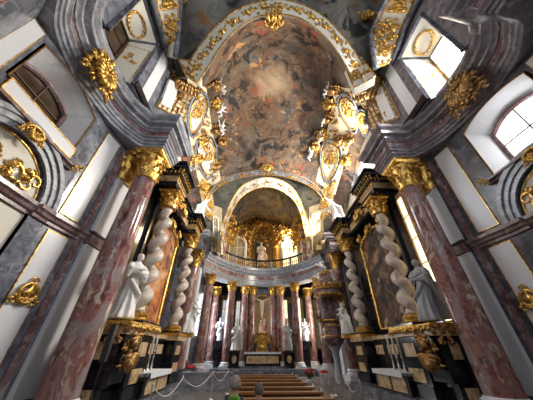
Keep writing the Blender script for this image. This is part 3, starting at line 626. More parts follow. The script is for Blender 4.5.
for nm,D in VS.items():
    s=-1 if nm=='left' else 1
    FC=[at(*p,X=x) for p,x in (zip(((179,60),(199,63),(200,86),(187,77)),(-5.5,-4.35,-4.3,-5.0)) if s<0 else zip(((359,54),(342,62),(354,90),(375,79)),(5.0,3.9,3.7,4.6)))]
    fnn=(FC[1]-FC[0]).cross(FC[3]-FC[0]).normalized(); fnn=fnn if fnn.dot(O-FC[0])>0 else -fnn
    q=lambda u,v,d=0:(FC[0]*(1-u)+FC[1]*u)*(1-v)+(FC[3]*(1-u)+FC[2]*u)*v+fnn*d
    fp=vpart('arch_foot_panel','warm',q,d0=-.3,d1=.1,label='white stucco panel at the arch foot')
    def f(g):
        for k in(.0,.5,1.): g.tube([q(k,i/8,.12) for i in range(9)],.035,5)
        for k in(.0,1.): g.tube([q(i/8,k,.12) for i in range(9)],.035,5)
        for k in(.25,.75): filigree(g,lambda u,v,d=0,k=k:q(k+u*.35,.5+v*.7,.1+d),1,1,int(k*8),4,.035)
    vgold('gilt_foliage',fp,f)
    lp=vpart('lattice_panel','cream',quad(D['lat']),nu=10,nv=10,label='gilt lattice panel with a pale vase shape')
    ql=quad(D['lat'])
    def f(g):
        for i in range(7): g.tube([ql(i/6,j/8,.13) for j in range(9)],.05,4)
        for i in range(9): g.tube([ql(j/8,i/8,.13) for j in range(9)],.04,4)
        filigree(g,lambda u,v,d=0:ql(.62+u*.35,.5+v*.5,.15+d),1,1.6,8,6,.05,False)
        for k in range(10): mp=lambda u,v,d=0,k=k:ql(.05+k*.1+u*.1,-.02+v*.1,.15+d); leafy(g,mp,0,0,1.5,1.2,.12); g.blob(mp(0,0,.03),.14,7,5)
        path_tube(g,lerp_px([D['lat'][0],D['lat'][1]],5),.12,.2)
    vgold('lattice','goldd',f) if False else vgold('lattice',lp,f,'goldd')
    vpart('vase_panel','white',quad(D['vase']),lp,d0=.1,d1=.2,label='pale vase shaped panel')
    for qd in (([(188,77),(206,88),(212,131),(184,121)],[(186,122),(212,130),(221,180),(201,194)]) if s<0 else ([(355,89),(336,86),(328,129),(357,127)],[(355,126),(328,128),(316,181),(335,195)])):
        so=vpart('stucco_field','cream',quad(qd),nu=8,nv=10,d0=.01,d1=.045,label='cream stucco field edging the dome fresco'); qf=quad(qd)
        def f(g):
            for j in range(4):
                for i in range(2): filigree(g,lambda u,v,d=0,i=i,j=j:qf(.25+.5*i+u*.4,.12+.25*j+v*.22,.06+d),1,1,i*5+j+(3 if s<0 else 8),4,.045,False)
        vgold('gilt_foliage',so,f,'goldd')
    for key,mat in(('c1','warm'),('c2','warm'),('c3','cream')):
        if not D[key]: continue
        cx,cy,a,b,rot=D[key]
        m=vpart('medallion',mat,oval(cx,cy,a,b,rot,-.25 if s<0 else -.25),nu=24,nv=3,d0=.05,d1=.16,label='white oval medallion with gilt tendrils')
        def f(g):
            op=oval(cx,cy,a,b,rot,-.25)
            g.tube([op(i/24,1.02,.2) for i in range(25)],.07,6)
            filigree(g,lambda u,v,d=0:hit(cx+u*a*1.5-v*b*1.5*sin(rot),cy+v*b*1.5*cos(rot),.18+d),1,1,3,7,.04)
        vgold('gilt_tendrils',m,f)
        fr=MB(); op=oval(cx,cy,a,b,rot,-.25); fr.tube([op(i/28,1.28,.14) for i in range(29)],.11,6); fr.build('medallion_frame','grey',m,True)
    cr=vpart('pendentive','creamd',quad(D['cream']),label='cream stucco pendentive, toned dark for shade'); qc=quad(D['cream'])
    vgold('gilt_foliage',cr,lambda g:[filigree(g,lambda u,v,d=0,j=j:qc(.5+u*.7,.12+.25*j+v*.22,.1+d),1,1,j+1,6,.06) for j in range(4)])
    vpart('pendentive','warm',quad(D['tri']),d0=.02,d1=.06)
    RO,RI=((((150,-10),(158,19),(164,41),(171,58)),-5.95),(((179,-10),(178,14),(177,35),(174,57)),-5.35)) if s<0 else ((((421,-8),(406,22),(397,47),(391,63)),6.0),(((394,-10),(379,20),(373,38),(377,68)),5.1))
    ro=[at(*p,X=RO[1]) for p in RO[0]]; ri_=[at(*p,X=RI[1]) for p in RI[0]]
    def cr(P,t):
        t*=3; i=min(2,int(t)); k=t-i; g=lambda j:P[max(0,min(3,j))]
        return .5*((2*g(i))+(g(i+1)-g(i-1))*k+(2*g(i-1)-5*g(i)+4*g(i+1)-g(i+2))*k*k+(3*g(i)-g(i-1)-3*g(i+1)+g(i+2))*k**3)
    rn=(ri_[1]-ro[1]).cross(ro[2]-ro[1]).normalized(); rn=rn if rn.dot(O-ro[1])>0 else -rn
    qr=lambda u,v,d=0:cr(ro,v).lerp(cr(ri_,v),u)+rn*d
    rg=vpart('rib_panel','warm',qr,C_REAR,nu=6,nv=14,d0=-.25,d1=.05,label='white wall rib with gilt foliage')
    def f(g):
        for k in(0.06,.94): g.tube([qr(k,i/12,.08) for i in range(13)],.04,5)
        for j in range(7): filigree(g,lambda u,v,d=0,j=j:qr(.5+u*.75,.08+j*.14+v*.13,.07+d),1,1,j+2,4,.05); g.blob(qr(.5,.08+j*.14,.1),.1,7,5)
    vgold('gilt_foliage',rg,f)
    rb=MB(); rb.tube([qr(-.06,i/14,.05) for i in range(15)],.13,6); rb.tube([qr(1.05,i/14,.05) for i in range(15)],.12,6); rb.build('vault_rib','grey',C_REAR,True)
    for i,(cx,cy,rot) in enumerate(D['cl']):
        g=MB(); mp=opx(cx,cy,rot,4.6)
        cartouche(g,mp,1.5,1.9,i+3*s); filigree(g,mp,2.6,2.6,i+9,7,.07,False); g.build('rocaille_ornament','gold' if i%2 else 'goldd',C_MAIN,True,label=None or 'gilt rocaille ornament')
    for i,(cx,cy) in enumerate([(217,83),(214,107),(218,127),(199,148)] if s<0 else [(332,87),(328,117),(323,137),(311,154)]):
        g=MB(); p=hit(cx,cy,.45); putto(g,p-V((0,0,.5)),1.15,PI if s>0 else 0,i+7*s); o=g.build('putto','stone',None,True,remesh=.06)
        tag(o,'small white stucco putto %s on the %s rim of the dome fresco'%(['topmost','second from the top','third from the top','lowest'][i],nm),'figure','putti on the dome rim')
for (cx,cy,k,lab) in ((274,18,11,'gilt rocaille crest at the top of the white arch overhead'),(267,169,8,'gilt crest at the middle of the far dome rim above the sanctuary arch'),(180,3,9,'gilt rocaille at the frame edge beside the left grey vault fresco'),(366,17,9,'gilt rocaille on the rib beside the right grey vault fresco')):
    g=MB(); mp=opx(cx,cy,0,k*.75); cartouche(g,lambda u,v,d=0:mp(u,v,d+.1),1.7,1.3,k+cx); filigree(g,lambda u,v,d=0:mp(u,v,d+.1),2.6,1.0,cx,5,.06); g.build('rocaille_ornament','gold',C_MAIN,True,label=lab)
# windows of the sanctuary sides, apse niches
def vwindow(n,pts,pane,frame,label,cols=2,rows=2):
    q=quad(pts); e=sempty('window_%d'%n,label,'window'); b=MB(); b.slab(q,6,6,.06,.1); b.build('pane',pane,e)
    f=MB(); 
    for i in range(cols+1): f.tube([q(i/cols,j/6,.14) for j in range(7)],.09 if i in(0,cols) else .05,4)
    for i in range(rows+1): f.tube([q(j/6,i/rows,.14) for j in range(7)],.09 if i in(0,rows) else .05,4)
    f.build('window_frame',frame,e)
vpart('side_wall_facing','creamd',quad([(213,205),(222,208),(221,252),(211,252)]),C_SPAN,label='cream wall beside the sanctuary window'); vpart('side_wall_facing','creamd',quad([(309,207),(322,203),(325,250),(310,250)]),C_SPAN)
vwindow(7,[(212.5,216),(217.5,218),(217.5,239),(212.5,236)],'darkpane','warm','dark sanctuary side window with white frame at the left')
vwindow(8,[(312,214),(320.5,211),(321.5,231),(313,237)],'daywarm','cream','glowing yellow sanctuary side window at the right')
# ================================================================ COLUMNS
def colA(x,y,lab,zf=0): return column(x,y,zf,.72,7.64,9.1,.46,lab,'giant red marble columns')
colA(-5.82,7.57,'giant red marble column before the left side altar, beside the white saint'); colA(5.82,7.57,'giant red marble column before the right side altar, beside the grey saint')
colA(-5.82,1.15,'giant red marble column whose gilt capital just touches the upper left corner')
colA(-6.26,19.3,'red marble column with gilt capital beyond the left twisted columns'); colA(6.26,19.3,'red marble column with gilt capital rising behind the pulpit')
c0=None
cl={1:'outermost choir column on the %s, nearest the nave wall',2:'choir column standing deep behind the others on the %s',3:'choir column flanking the statue beside the high altar on the %s',4:'outer column of the close pair on the %s of the altar painting',5:'inner column of the close pair touching the %s edge of the altar painting'}
for k,(x,y,zf) in {1:(5.58,23.63,0.),2:(5.6,29.0,0.),3:(3.55,26.45,.42),4:(2.1,28.3,.42),5:(1.27,28.6,.42)}.items():
    first=None
    for s in(-1,1):
        lab='red marble '+cl[k]%NAME[s]
        if first is None: first=column(s*x,y,zf,.88,7.3,8.25,.43,lab,'choir columns under the gallery')
        else: dup(first,(s*x,y,zf),lab)
# ================================================================ GALLERY
GP0=[(6.1,22.0),(5.6,23.1),(4.8,24.5),(3.55,26.05),(1.9,27.3),(0,27.7)]; GP0=GP0+[(-x,y) for x,y in GP0[-2::-1]]
GP=smooth_plan(GP0,0,len(GP0)-1,4)
G=sempty('trim_6','curved grey and red marble gallery entablature carried by the choir columns','entablature')
for prf,mt,nmx in(([(-1.3,0),(0,0),(0,.2),(.06,.22),(.06,.45),(.12,.5),(.12,.6),(-1.3,.6)],'greyl','architrave'),([(-1.3,.6),(.05,.6),(.05,1.05),(-1.3,1.05)],'redband','frieze'),([(-1.3,1.05),(.08,1.05),(.16,1.2),(.3,1.25),(.34,1.45),(.48,1.6),(.5,1.85),(-1.3,1.85)],'greyl','cornice')):
    b=MB(); b.sweep(GP,prf,8.25); b.build(nmx,mt,G,30)
bal=thing('gallery_balustrade','curved gallery balustrade with dark handrail and gilt balusters above the choir columns','balustrade',(0,27.7,10.1))
RP=smooth_plan([(x,y-.0) for x,y in GP0],0,len(GP0)-1,10)
b=MB(); b.sweep(RP,[(.05,1.0),(.32,1.0),(.36,1.06),(.32,1.14),(.05,1.14)],10.1); b.build('handrail','iron',bal,30)
b=MB(); b.sweep(RP,[(.05,0),(.34,0),(.34,.12),(.05,.12)],10.1); b.build('bottom_rail','greyl',bal,30)
d=0; proto=None; pier=None; last=V((*RP[0],0)); i=0; nb=0
for a,c in zip(RP,RP[1:]):
    a3,c3=V((*a,0)),V((*c,0)); dd=(c3-a3); L=dd.length; n=V((-dd.y,dd.x,0)).normalized(); t=(.30-d)%.30
    while t<L and nb<92:
        p=a3+dd*(t/L)+n*.2+V((0,0,10.22)); nb+=1
        if nb%9==0:
            if pier is None:
                b=MB(); b.box((p.x-.13,p.y-.1,10.22),(p.x+.13,p.y+.1,11.1)); pier=b.build('pier','greyl',bal); pp=p
            else:
                o=pier.copy(); COL.objects.link(o); o.parent=bal; o.location=p-pp
        elif proto is None:
            b=MB(); b.lathe(p,[(.05,0),(.05,.05),(.03,.1),(.085,.35),(.04,.6),(.05,.8),(.06,.88)],8); proto=b.build('baluster','goldd',bal,True); p0=p
        else:
            o=proto.copy(); COL.objects.link(o); o.parent=bal; o.location=p-p0
        t+=.30
    d=(d+L)%.30
# apse walls
aw=MB(); aw.slab(lambda u,v,d:V(((lambda w:(b_back(w).x*1.02,b_back(w).y+.1))(2*u-1)[0],b_back(2*u-1).y+.1,10.0+(b_back(2*u-1).z+.2-10.0)*v)),32,4,0,.1)
AW=struct('wall_apse','cream and gold upper apse wall behind the gallery','wall',aw,'warm',45)
sw_=MB()
for s in(-1,1):
    sw_.M=MIR(s); sw_.slab(lambda u,v,d:V((4.7+.3*sin(PI*u)+d,21.9+4.6*u,10.1+4.5*v)),6,2,0,.2)
struct('wall_sanctuary','pale side walls of the upper sanctuary above the gallery','wall',sw_,'warm')
lw=MB()
pl=[(6.9,25.5),(6.7,28.5),(5.6,30.4),(3,31.4),(0,31.6)]; pl=pl+[(-x,y) for x,y in pl[-2::-1]]; pl=smooth_plan(pl,0,len(pl)-1,4)
lw.sweep(pl,[(0,0),(0,10.2),(-.2,10.2),(-.2,0)]); LW=struct('wall_front','dark grey marble wall of the choir behind the columns','wall',lw,'black',45)
for i,(x,y,w_,z0,z1,pn,lab) in enumerate(((-4.6,30.4,.5,2.2,7,'daydim','tall narrow choir window behind the left columns'),(4.4,30.4,.8,2,7.4,'daywarm','tall narrow choir window behind the right columns'),(2.9,31.0,.6,2.0,7.2,'daywarm','slim choir window right of the altar columns'),(-3.0,31.0,.4,3,7.0,'daydim','slim choir window left of the altar columns'))):
    e=sempty('window_%d'%(9+i),lab,'window'); b=MB(); b.box((x-w_/2,y-.12,z0),(x+w_/2,y-.06,z1)); b.build('pane',pn,e)
    b=MB()
    for xx in(x-w_/2,x,x+w_/2): b.box((xx-.04,y-.18,z0),(xx+.04,y-.12,z1))
    for k in range(6): z=z0+(z1-z0)*k/5; b.box((x-w_/2,y-.18,z-.04),(x+w_/2,y-.12,z+.04))
    b.build('window_frame','cream',e)
# side screens with pale pilasters behind the choir columns
for s in(-1,1):
    b=MB(MIR(s)); b.box((6.15,21.2,0),(6.5,21.9,8.3)); b.box((6.0,24.9,0),(6.3,25.5,8.3)); o=b.build('pale_pilaster','white',LW,label='pale pilaster between the choir columns')
# upper altar
UA=thing('upper_altar','gilded altar frame with clouds and rays above the gallery, holding the pale standing figure','altar',(-.2,29.0,10.1))
mp=planar((-.15,28.9,10.1),(1,0,0),(0,0,1),(0,-1,0))
b=MB(); arcp=[(-1.9,.1),(-1.95,3.2),(-1.7,5.2),(-1,6.6),(0,7.1),(1,6.6),(1.7,5.2),(1.95,3.2),(1.9,.1)]; ap=smooth_plan(arcp,0,8,3)
for o_,th in((0,.26),(.3,.13),(-.3,.13)): b.tube([mp(x*(1+o_/2),z*(1+o_/7),.1) for x,z in ap],th,8)
R=random.Random(5)
for k in range(30):
    x,z=ap[int(k*(len(ap)-1)/29)]; q=lambda u,v,d=0:mp(x+u,z+v,.2+d); spiral(b,q,R.uniform(-.3,.3),R.uniform(-.3,.3),.4,R.uniform(0,6),R.choice((-5,5)),.09); leafy(b,q,0,0,R.uniform(0,6),.7,.14)
for k in range(15): a=PI*k/14; b.tube([mp(1.6*cos(a),5.4+1.5*sin(a),0),mp(3.0*cos(a)*R.uniform(.85,1.05),5.6+2.6*sin(a)*R.uniform(.85,1.05),.1)],[.13,.04],5)
for x in(-2.75,2.75): shellfan(b,mp,x,3.9,1.0,0,PI,7,.1); filigree(b,planar(mp(x,2.8,.1),(1,0,0),(0,0,1),(0,-1,0)),1.0,3,int(x+9),6,.08)
b.build('gilt_frame','gold',UA,True)
b=MB(); b.slab(lambda u,v,d:mp((u-.5)*3.7*(1-.45*max(0,v-.55)),v*6.6,d-.1),6,8,0,.1); b.build('back_panel','goldd',UA)
b=MB(); 
for k in range(26): b.blob(mp(R.uniform(-1.3,1.3),R.uniform(3.3,6.3),.1),(R.uniform(.2,.4),.12,R.uniform(.15,.3)),8,6)
b.build('cloud_relief','goldd',UA,True)
b=MB(); b.box((-1.05,28.5,10.1),(.45,28.7,14.0)); b.build('niche','teal',UA,label='dark green niche')
fig=figure(-.25,28.15,10.75,3.2,-PI/2,9,arms=((.2,.05,.66),(.16,-.02,.6))); o=fig.build('standing_statue','fleshstone',None,True,remesh=.06); tag(o,'pale flesh toned standing statue in the dark green niche above the gallery','statue')
b=MB(); b.lathe((-.25,28.15,10.1),[(.5,0),(.55,.1),(.35,.25),(.4,.55),(.5,.66)],14); b.build('statue_foot','goldd',UA,True)
for s,lab,pn in((-1,'arched dim niche window above the gallery on the left','daydim'),(1,'arched glowing niche window above the gallery on the right','daywarm')):
    x=s*3.45; y=27.6; e=sempty('window_%d'%(14 if s>0 else 13),lab,'window')
    ap_=[(x+(1.0*cos(a)),13.1+1.2*sin(a)) for a in [PI*i/16 for i in range(17)]]
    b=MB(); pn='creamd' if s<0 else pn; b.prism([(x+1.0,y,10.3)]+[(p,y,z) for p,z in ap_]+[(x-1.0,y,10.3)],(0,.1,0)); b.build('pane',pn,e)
    b=MB(); b.tube([(x+1.1,y-.1,10.2)]+[(x+(p-x)*1.1,y-.1,z+.1) for p,z in ap_]+[(x-1.1,y-.1,10.2)],.2,6); b.tube([(x,y-.05,10.3),(x,y-.05,14.2)],.06,4); b.tube([(x-1,y-.05,12.9),(x+1,y-.05,12.9)],.06,4); b.build('window_frame','warm',e)
    b=MB(); filigree(b,planar((x,y-.25,14.9),(1,0,0),(0,0,1),(0,-1,0)),2.6,1.6,6,8,.1); b.build('gilt_crest','gold',e,True)
    b=MB(MIR(s)); b.tube([(4.75,24.3,10.1),(4.75,24.3,14.2)],.36,14); b.build('sanctuary_pilaster','red',AW,True)
R=random.Random(2); g=MB()
for k in range(46):
    w=R.uniform(-1,1); p=b_back(w); z=p.z-R.uniform(-.4,.9)
    q=planar((p.x*.95,p.y-.25,z),(1,0,0),(0,0,1),(0,-1,0)); spiral(g,q,0,0,.45,R.uniform(0,6),R.choice((-5,5)),.1); leafy(g,q,0,0,R.uniform(.5,2.5),.8,.14)
g.build('gilt_cornice_foliage','gold',AW,True)
g=MB()
for s in(-1,1):
    for (x,y,z,w_,h_) in ((3.2,28.6,16,1.6,1.4),(3.3,28.2,15.2,2.2,1.2),(4.4,26.5,14.4,1.2,1.4),(4.3,26.8,12.6,.8,2.4),(2.3,29.0,13.4,.7,3.2),(4.55,23.5,13,.8,2.5),(4.5,24.6,15.2,1.2,1.4)):
        filigree(g,planar((s*x,y-.2,z),(1,0,0),(0,0,1),(0,-1,0)),w_*1.4,h_,int(x*9),9,.1)
g.build('gilt_foliage','gold',AW,True)
for s in(-1,1): window(16 if s<0 else 17,MIR(s),6.62,25.75,27.25,3,7,'daydim' if s<0 else 'daywarm','cream','added choir side window for the fill lamp on the '+NAME[s],2,4)  # unseen windows added to go with the choir fill lamps
# ================================================================ SIDE ALTARS
def helix(x,y,z0,z1,amp,turns,ph,sg):
    n=int(turns*14); return [(x+amp*sin(2*PI*turns*i/n+ph)*min(1,8*i/n,8*(1-i/n)),y+sg*amp*cos(2*PI*turns*i/n+ph)*min(1,8*i/n,8*(1-i/n)),z0+(z1-z0)*i/n) for i in range(n+1)]
def twisted(s,x,y,lab):
    t=thing('twisted_column',lab,'column',(s*x,y,2.62),'twisted columns of the side altars'); M=MIR(s)
    h=helix(x,y,2.95,7.8,.165,5.7,.4,1); m=len(h)-1
    b=MB(M); b.tube(h,[.27-.055*(i/m) for i in range(m+1)],22); b.build('shaft','twist',t,True)
    b=MB(M); b.lathe((x,y,2.62),[(.52,0),(.54,.08),(.44,.14),(.46,.24),(.38,.33)],24); b.build('base','gold',t,40)
    b=MB(M); capital(b,(x,y),.36,7.75,8.68,int(y)); b.build('capital','gold',t,40); return t
ALT={}
for s in(-1,1):
    M=MIR(s); nm=NAME[s]; L=s<0
    A=thing('side_altar',('left' if L else 'right')+' side altar of black marble with tan panels, gilt frame and '+('fiery orange painting' if L else 'dark painting'),'altar',(s*6.2,12.6,0),'side altars')
    ALT[s]=A
    def B(nmx,mat,boxes,parent=A,lab=None,sm=False):
        b=MB(M)
        for lo,hi in boxes: b.box(lo,hi)
        o=b.build(nmx,mat,parent,sm)
        if lab: o['label']=lab
        return o
    B('altar_step','grey',[((4.3,9.3,0),(7.5,16.2,.18)),((4.55,9.6,.18),(7.5,15.9,.34))])
    ped=B('pedestal','black',[((4.95,9.2,.34),(7.4,10.75,.75)),((5.05,9.3,.75),(7.4,10.65,2.2)),((5.15,14.5,.34),(7.4,16.1,.75)),((5.25,14.6,.75),(7.4,16.0,2.2)),((5.75,10.6,.34),(7.4,14.6,2.25)),((5.1,8.35,.9),(6.5,9.3,2.15)),((5.3,8.45,0),(6.5,9.3,.9))])
    B('pedestal_cornice','tan',[((4.9,9.15,2.2),(7.4,10.8,2.42)),((5.1,14.45,2.2),(7.4,16.15,2.42)),((5.7,10.8,2.25),(7.4,14.45,2.42)),((4.98,8.3,2.15),(6.5,9.15,2.4))],lab='tan marble band under the gilt ledge')
    for bx_ in [((4.86,9.1,2.42),(6.6,10.85,2.55)),((5.06,14.4,2.42),(6.6,16.2,2.55)),((4.93,8.24,2.4),(6.5,9.1,2.52))]: B('gilt_ledge','gold',[bx_])
    for bx_ in [((4.95,9.2,2.55),(6.6,10.75,2.63)),((5.15,14.5,2.55),(6.6,16.1,2.63)),((6.2,10.8,2.42),(7.4,14.4,2.6))]: B('ledge_block','black',[bx_])
    fr=[((5.02,9.65,1.55),(5.06,10.35,1.98)),((5.02,9.55,.8),(5.06,10.45,1.2)),((5.22,14.95,1.55),(5.26,15.75,1.98)),((5.22,14.9,.8),(5.26,15.8,1.2)),((5.72,10.95,1.6),(5.76,11.65,2.0)),((5.72,12.1,1.6),(5.76,13.0,2.0)),((5.72,13.45,1.6),(5.76,14.25,2.0)),
        ((5.4,8.31,1.5),(5.72,8.36,1.95)),((6.0,8.31,1.5),(6.32,8.36,1.95)),((5.45,8.41,.2),(5.85,8.46,.8)),((6.05,8.41,.2),(6.4,8.46,.8))]
    for lo,hi in fr: B('inlay_panel','tan',[(lo,hi)],ped,'tan marble inlay panel')
    # scroll console under the statue ledge
    b=MB(M); mp=planar((4.98,8.75,1.6),(0,1,0),(0,0,1),(-1,0,0)); cartouche(b,mp,.8,1.0,4); q=planar((5.3,8.28,2.2),(1,0,0),(0,0,1),(0,-1,0)); filigree(b,q,.9,.5,5,6,.05); shellfan(b,mp,0,.55,.4,-PI,0,7,.06); b.build('scroll_console','goldd',A,True)
    b=MB(M); R=random.Random(3)
    for k in range(16): mp=planar((4.9,8.2+k*.17,2.44),(0,1,0),(0,0,1),(-1,0,0)); leafy(b,mp,0,0,R.uniform(-2,-.6),.22,.05); b.blob(mp(0,0,.03),.06,6,4)
    b.build('gilt_fringe','gold',A,True)
    # mensa
    B('mensa','black',[((4.8,10.3,.34),(5.75,13.0,.95))])
    B('mensa_front','tan',[((4.77,10.5,.42),(4.8,11.5,.88)),((4.77,11.65,.42),(4.8,12.8,.88))],lab='tan marble front panels of the altar table')
    B('mensa_top','grey',[((4.72,10.2,.95),(5.8,13.1,1.03))])
    # retable
    B('retable','black',[((6.42,10.3,2.5),(7.5,14.85,8.7)),((6.55,9.35,2.6),(7.0,10.35,8.7)),((6.55,14.8,2.6),(7.0,15.9,8.7))])
    pt=archpts(12.5,7.4,1.7,14,PI,0,.75)
    pp=[(6.36,y,z) for y,z in [(10.8,2.75)]+pt+[(14.2,2.75)]]
    b=MB(M); b.prism(pp,(.05,0,0)); b.build('painting','paintl' if L else 'paintr',A,label='altar painting glowing with orange flames' if L else 'dark altar painting with pale figures')
    b=MB(M); loop=pp+[pp[0],pp[1]]; b.tube([(6.32,p[1],p[2]) for p in loop],.1,8); 
    R=random.Random(7)
    for k in range(60):
        i=k%(len(pp)); a,c=V(pp[i]),V(pp[(i+1)%len(pp)]); p=a.lerp(c,R.random()); b.blob((6.24,p.y,p.z),R.uniform(.05,.1),6,4)
    b.build('picture_frame','gold',A,True)
    # crown
    for (x0,y0,y1) in ((4.95,8.95,10.85),(5.15,14.35,16.15)):
        B('architrave','black',[((x0+.2,y0+.15,8.68),(7.4,y1-.15,8.95))]); B('frieze','tan',[((x0+.22,y0+.17,8.95),(7.4,y1-.17,9.35))])
        c=B('crown_cornice','black',[((x0+.1,y0+.08,9.35),(7.4,y1-.08,9.6)),((x0-.05,y0-.08,9.75),(7.4,y1+.08,9.95)),((x0-.15,y0-.15,9.95),(7.4,y1+.15,10.1)),((x0+.05,y0+.03,9.6),(7.4,y1-.03,9.75))])
        g=MB(M)
        for k in range(7):
            y=y0+.1+(y1-y0-.2)*k/6; B('gilt_dentil','gold',[((x0-.02,y-.045,9.62),(x0+.08,y+.045,9.73))],c); B('gilt_rosette','gold',[((x0+.15,y-.05,9.1),(x0+.24,y+.05,9.24))],c)
        for k in range(6):
            x=x0+.15+2.0*k/5; B('gilt_dentil','gold',[((x-.045,y0-.03,9.62),(x+.045,y0+.06,9.73))],c)
        for k in range(10): q=planar((x0+.12,y0+.1+k*(y1-y0-.2)/9,9.47),(0,1,0),(0,0,1),(-1,0,0)); leafy(g,q,0,-.08,1.3,.2,.035); q2=planar((x0+.2+k*.2,y0+.06,9.47),(1,0,0),(0,0,1),(0,-1,0)); leafy(g,q2,0,-.08,1.3,.2,.035)
        g.build('gilt_edging','gold',c,True)
    B('crown_middle','black',[((5.9,10.8,8.75),(7.4,14.4,8.95)),((5.8,10.8,9.5),(7.4,14.4,9.75)),((5.65,10.8,9.75),(7.4,14.4,9.95)),((5.55,10.8,9.95),(7.4,14.4,10.1))]); B('crown_frieze','tan',[((5.95,10.8,8.95),(7.4,14.4,9.5))])
    g=MB(M); mp=planar((5.85,12.6,9.3),(0,1,0),(0,0,1),(-1,0,0)); cartouche(g,mp,1.2,.9,2); filigree(g,mp,1.6,.6,8,6,.05)
    g.build('gilt_crest','gold',A,True)
    for c_,w_,h_,sd_ in (((6.25,13.95,8.2),.5,.6,3),((6.25,11.05,8.2),.5,.6,4),((6.2,12.5,8.2),.9,.6,6)):
        g=MB(M); cartouche(g,planar(c_,(0,1,0),(0,0,1),(-1,0,0)),w_,h_,sd_); g.build('gilt_corner','gold',A,True)
    twisted(s,5.58,9.93,'cream twisted column of the '+nm+' side altar, the nearer one, behind the robed statue')
    twisted(s,5.72,15.25,'cream twisted column of the '+nm+' side altar, the farther one, right beside the painting')
    # things standing on it
    f=figure(5.62,8.86,2.63,2.3,PI+.5 if L else PI+.25,11 if L else 21,arms=((.16,.02,.7),(.13,-.05,.66)) if L else ((.17,-.02,.62),(.1,.0,.7)),M=M,lean=.03 if L else 0,fold=.17)
    if L:
        f.slab(lambda u,v,d:V((5.75+.25*u,8.7-.35*u+d,4.1+.75*u-.9*v*(1-.5*u))),5,5,-.035,.035)
        f.tube([(5.4,9.0,4.35),(5.25,9.1,4.5),(5.2,9.15,4.8)],[.07,.055,.04],8); f.tube([(5.45,8.6,4.0),(5.3,8.4,3.6),(5.5,8.3,3.2),(5.6,8.4,2.8)],[.05,.09,.07,.03],8); f.tube([(5.3,8.9,3.9),(5.22,8.95,3.3),(5.3,8.8,2.75)],[.05,.08,.05],8); f.tube([(5.7,8.5,4.55),(5.6,8.3,3.8),(5.75,8.35,2.9)],[.05,.12,.04],8)
    o=f.build('robed_statue','stone' if L else 'greystone',None,True,remesh=.021); tag(o,'white robed saint statue leaning before the left twisted column' if L else 'grey hooded saint statue standing before the right twisted column','statue')
    f=figure(5.0,16.35,2.63,1.9,PI,31+s,arms=((.25,.1,.75),(.2,.1,.6)),M=M); o=f.build('robed_statue','stone',None,True,remesh=.04); tag(o,'small '+('white' if L else 'pale')+' saint statue beyond the farther twisted column of the '+nm+' side altar','statue')
    B('statue_bracket','gold',[((4.75,16.1,2.42),(5.4,16.7,2.63))])
    # angels on the crown
    for (x,y,z,hh,fa,sd,lab) in ((5.35,14.9,10.1,1.75,PI,41,'white winged angel seated on the far crown block of the '),(5.5,10.75,10.1,1.5,PI-.6,43,'white winged angel leaning on the near crown block of the ')):
        f=figure(x,y,z,hh*(1.2 if not L and sd==41 else 1),fa,sd,arms=((.3,.25,.9),(.25,.3,.55)),M=M,lean=.12,wide=1.2)
        for e in(1,-1): f.slab(lambda u,v,d,e=e:V((x+.05+.25*u,y+e*(.02+.8*u)+d,z+hh*(.74+.38*u-.5*v*(1-.6*u)))),5,4,-.04,.04)
        f.tube([(x-.1,y-.1,z+.5),(x-.5,y-.25,z+.45),(x-.55,y-.3,z-.1)],[.2,.16,.08],10)
        o=f.build('angel','stone',None,True,remesh=.045); tag(o,lab+nm+' side altar','statue')
    # cloth + candlesticks
    c=MB(M); c.slab(lambda u,v,d:V((4.66+1.1*v,10.4+2.5*u,1.035+d)),12,4,0,.02); c.slab(lambda u,v,d:V((4.66+d+.01*sin(40*u),10.4+2.5*u,1.05-.16*v)),24,2,-.012,.012)
    tag(c.build('altar_cloth','cloth',None),'white cloth on the table of the '+nm+' side altar','cloth')
    for k in range(4):
        y=10.75+.42*k; t=thing('candlestick','silver candlestick with tall candle on the %s side altar, %s of four'%(nm,['nearest','second','third','farthest'][k]),'candlestick',(s*5.3,y,1.055),'altar candlesticks')
        b=MB(M); b.lathe((5.3,y,1.055),[(.11,0),(.11,.02),(.07,.05),(.035,.1),(.055,.16),(.025,.2),(.022,.42),(.05,.46),(.025,.5),(.02,.62),(.06,.66),(.065,.68),(.02,.69)],14); b.build('stem','steel',t,True)
        b=MB(M); b.lathe((5.3,y,1.74),[(.04,0),(.036,.62),(.01,.64)],10); b.build('candle','candle',t,True)
    # strip pilaster between giant column and altar
    B('pale_pilaster','cream' if not L else 'tan',[((6.36,8.55,0),(6.8,9.35,8.6))] if not L else [((6.45,8.55,0),(6.8,8.95,8.6))],bpy.data.objects['wall_'+nm])
    if not L: window(15,M,6.3,8.74,9.28,2.6,8.3,'daywarm','tan','added glowing pane for the lit pilaster strip between right red column and right altar',1,5)  # glowing pane added in place of the brightly lit pilaster strip
    B('ochre_pilaster','tan',[((6.3,8.56,0),(6.4,8.68,8.3))],bpy.data.objects['wall_'+nm])
    # wall cartouches
    b=MB(M); mp=planar((6.6,4.2,9.8),(0,1,0),(0,0,1),(-.9,0,-.3)); cartouche(b,mp,1.35,1.25,12); filigree(b,mp,1.7,1.2,13,6,.045); leafy(b,mp,0,.5,1.3,.45,.08); leafy(b,mp,-.15,.45,1.9,.4,.07); tag(b.build('gilt_cartouche','gold' if L else 'goldd',None,True),'large gilt shell cartouche on the cornice above the '+nm+' gallery opening','ornament')
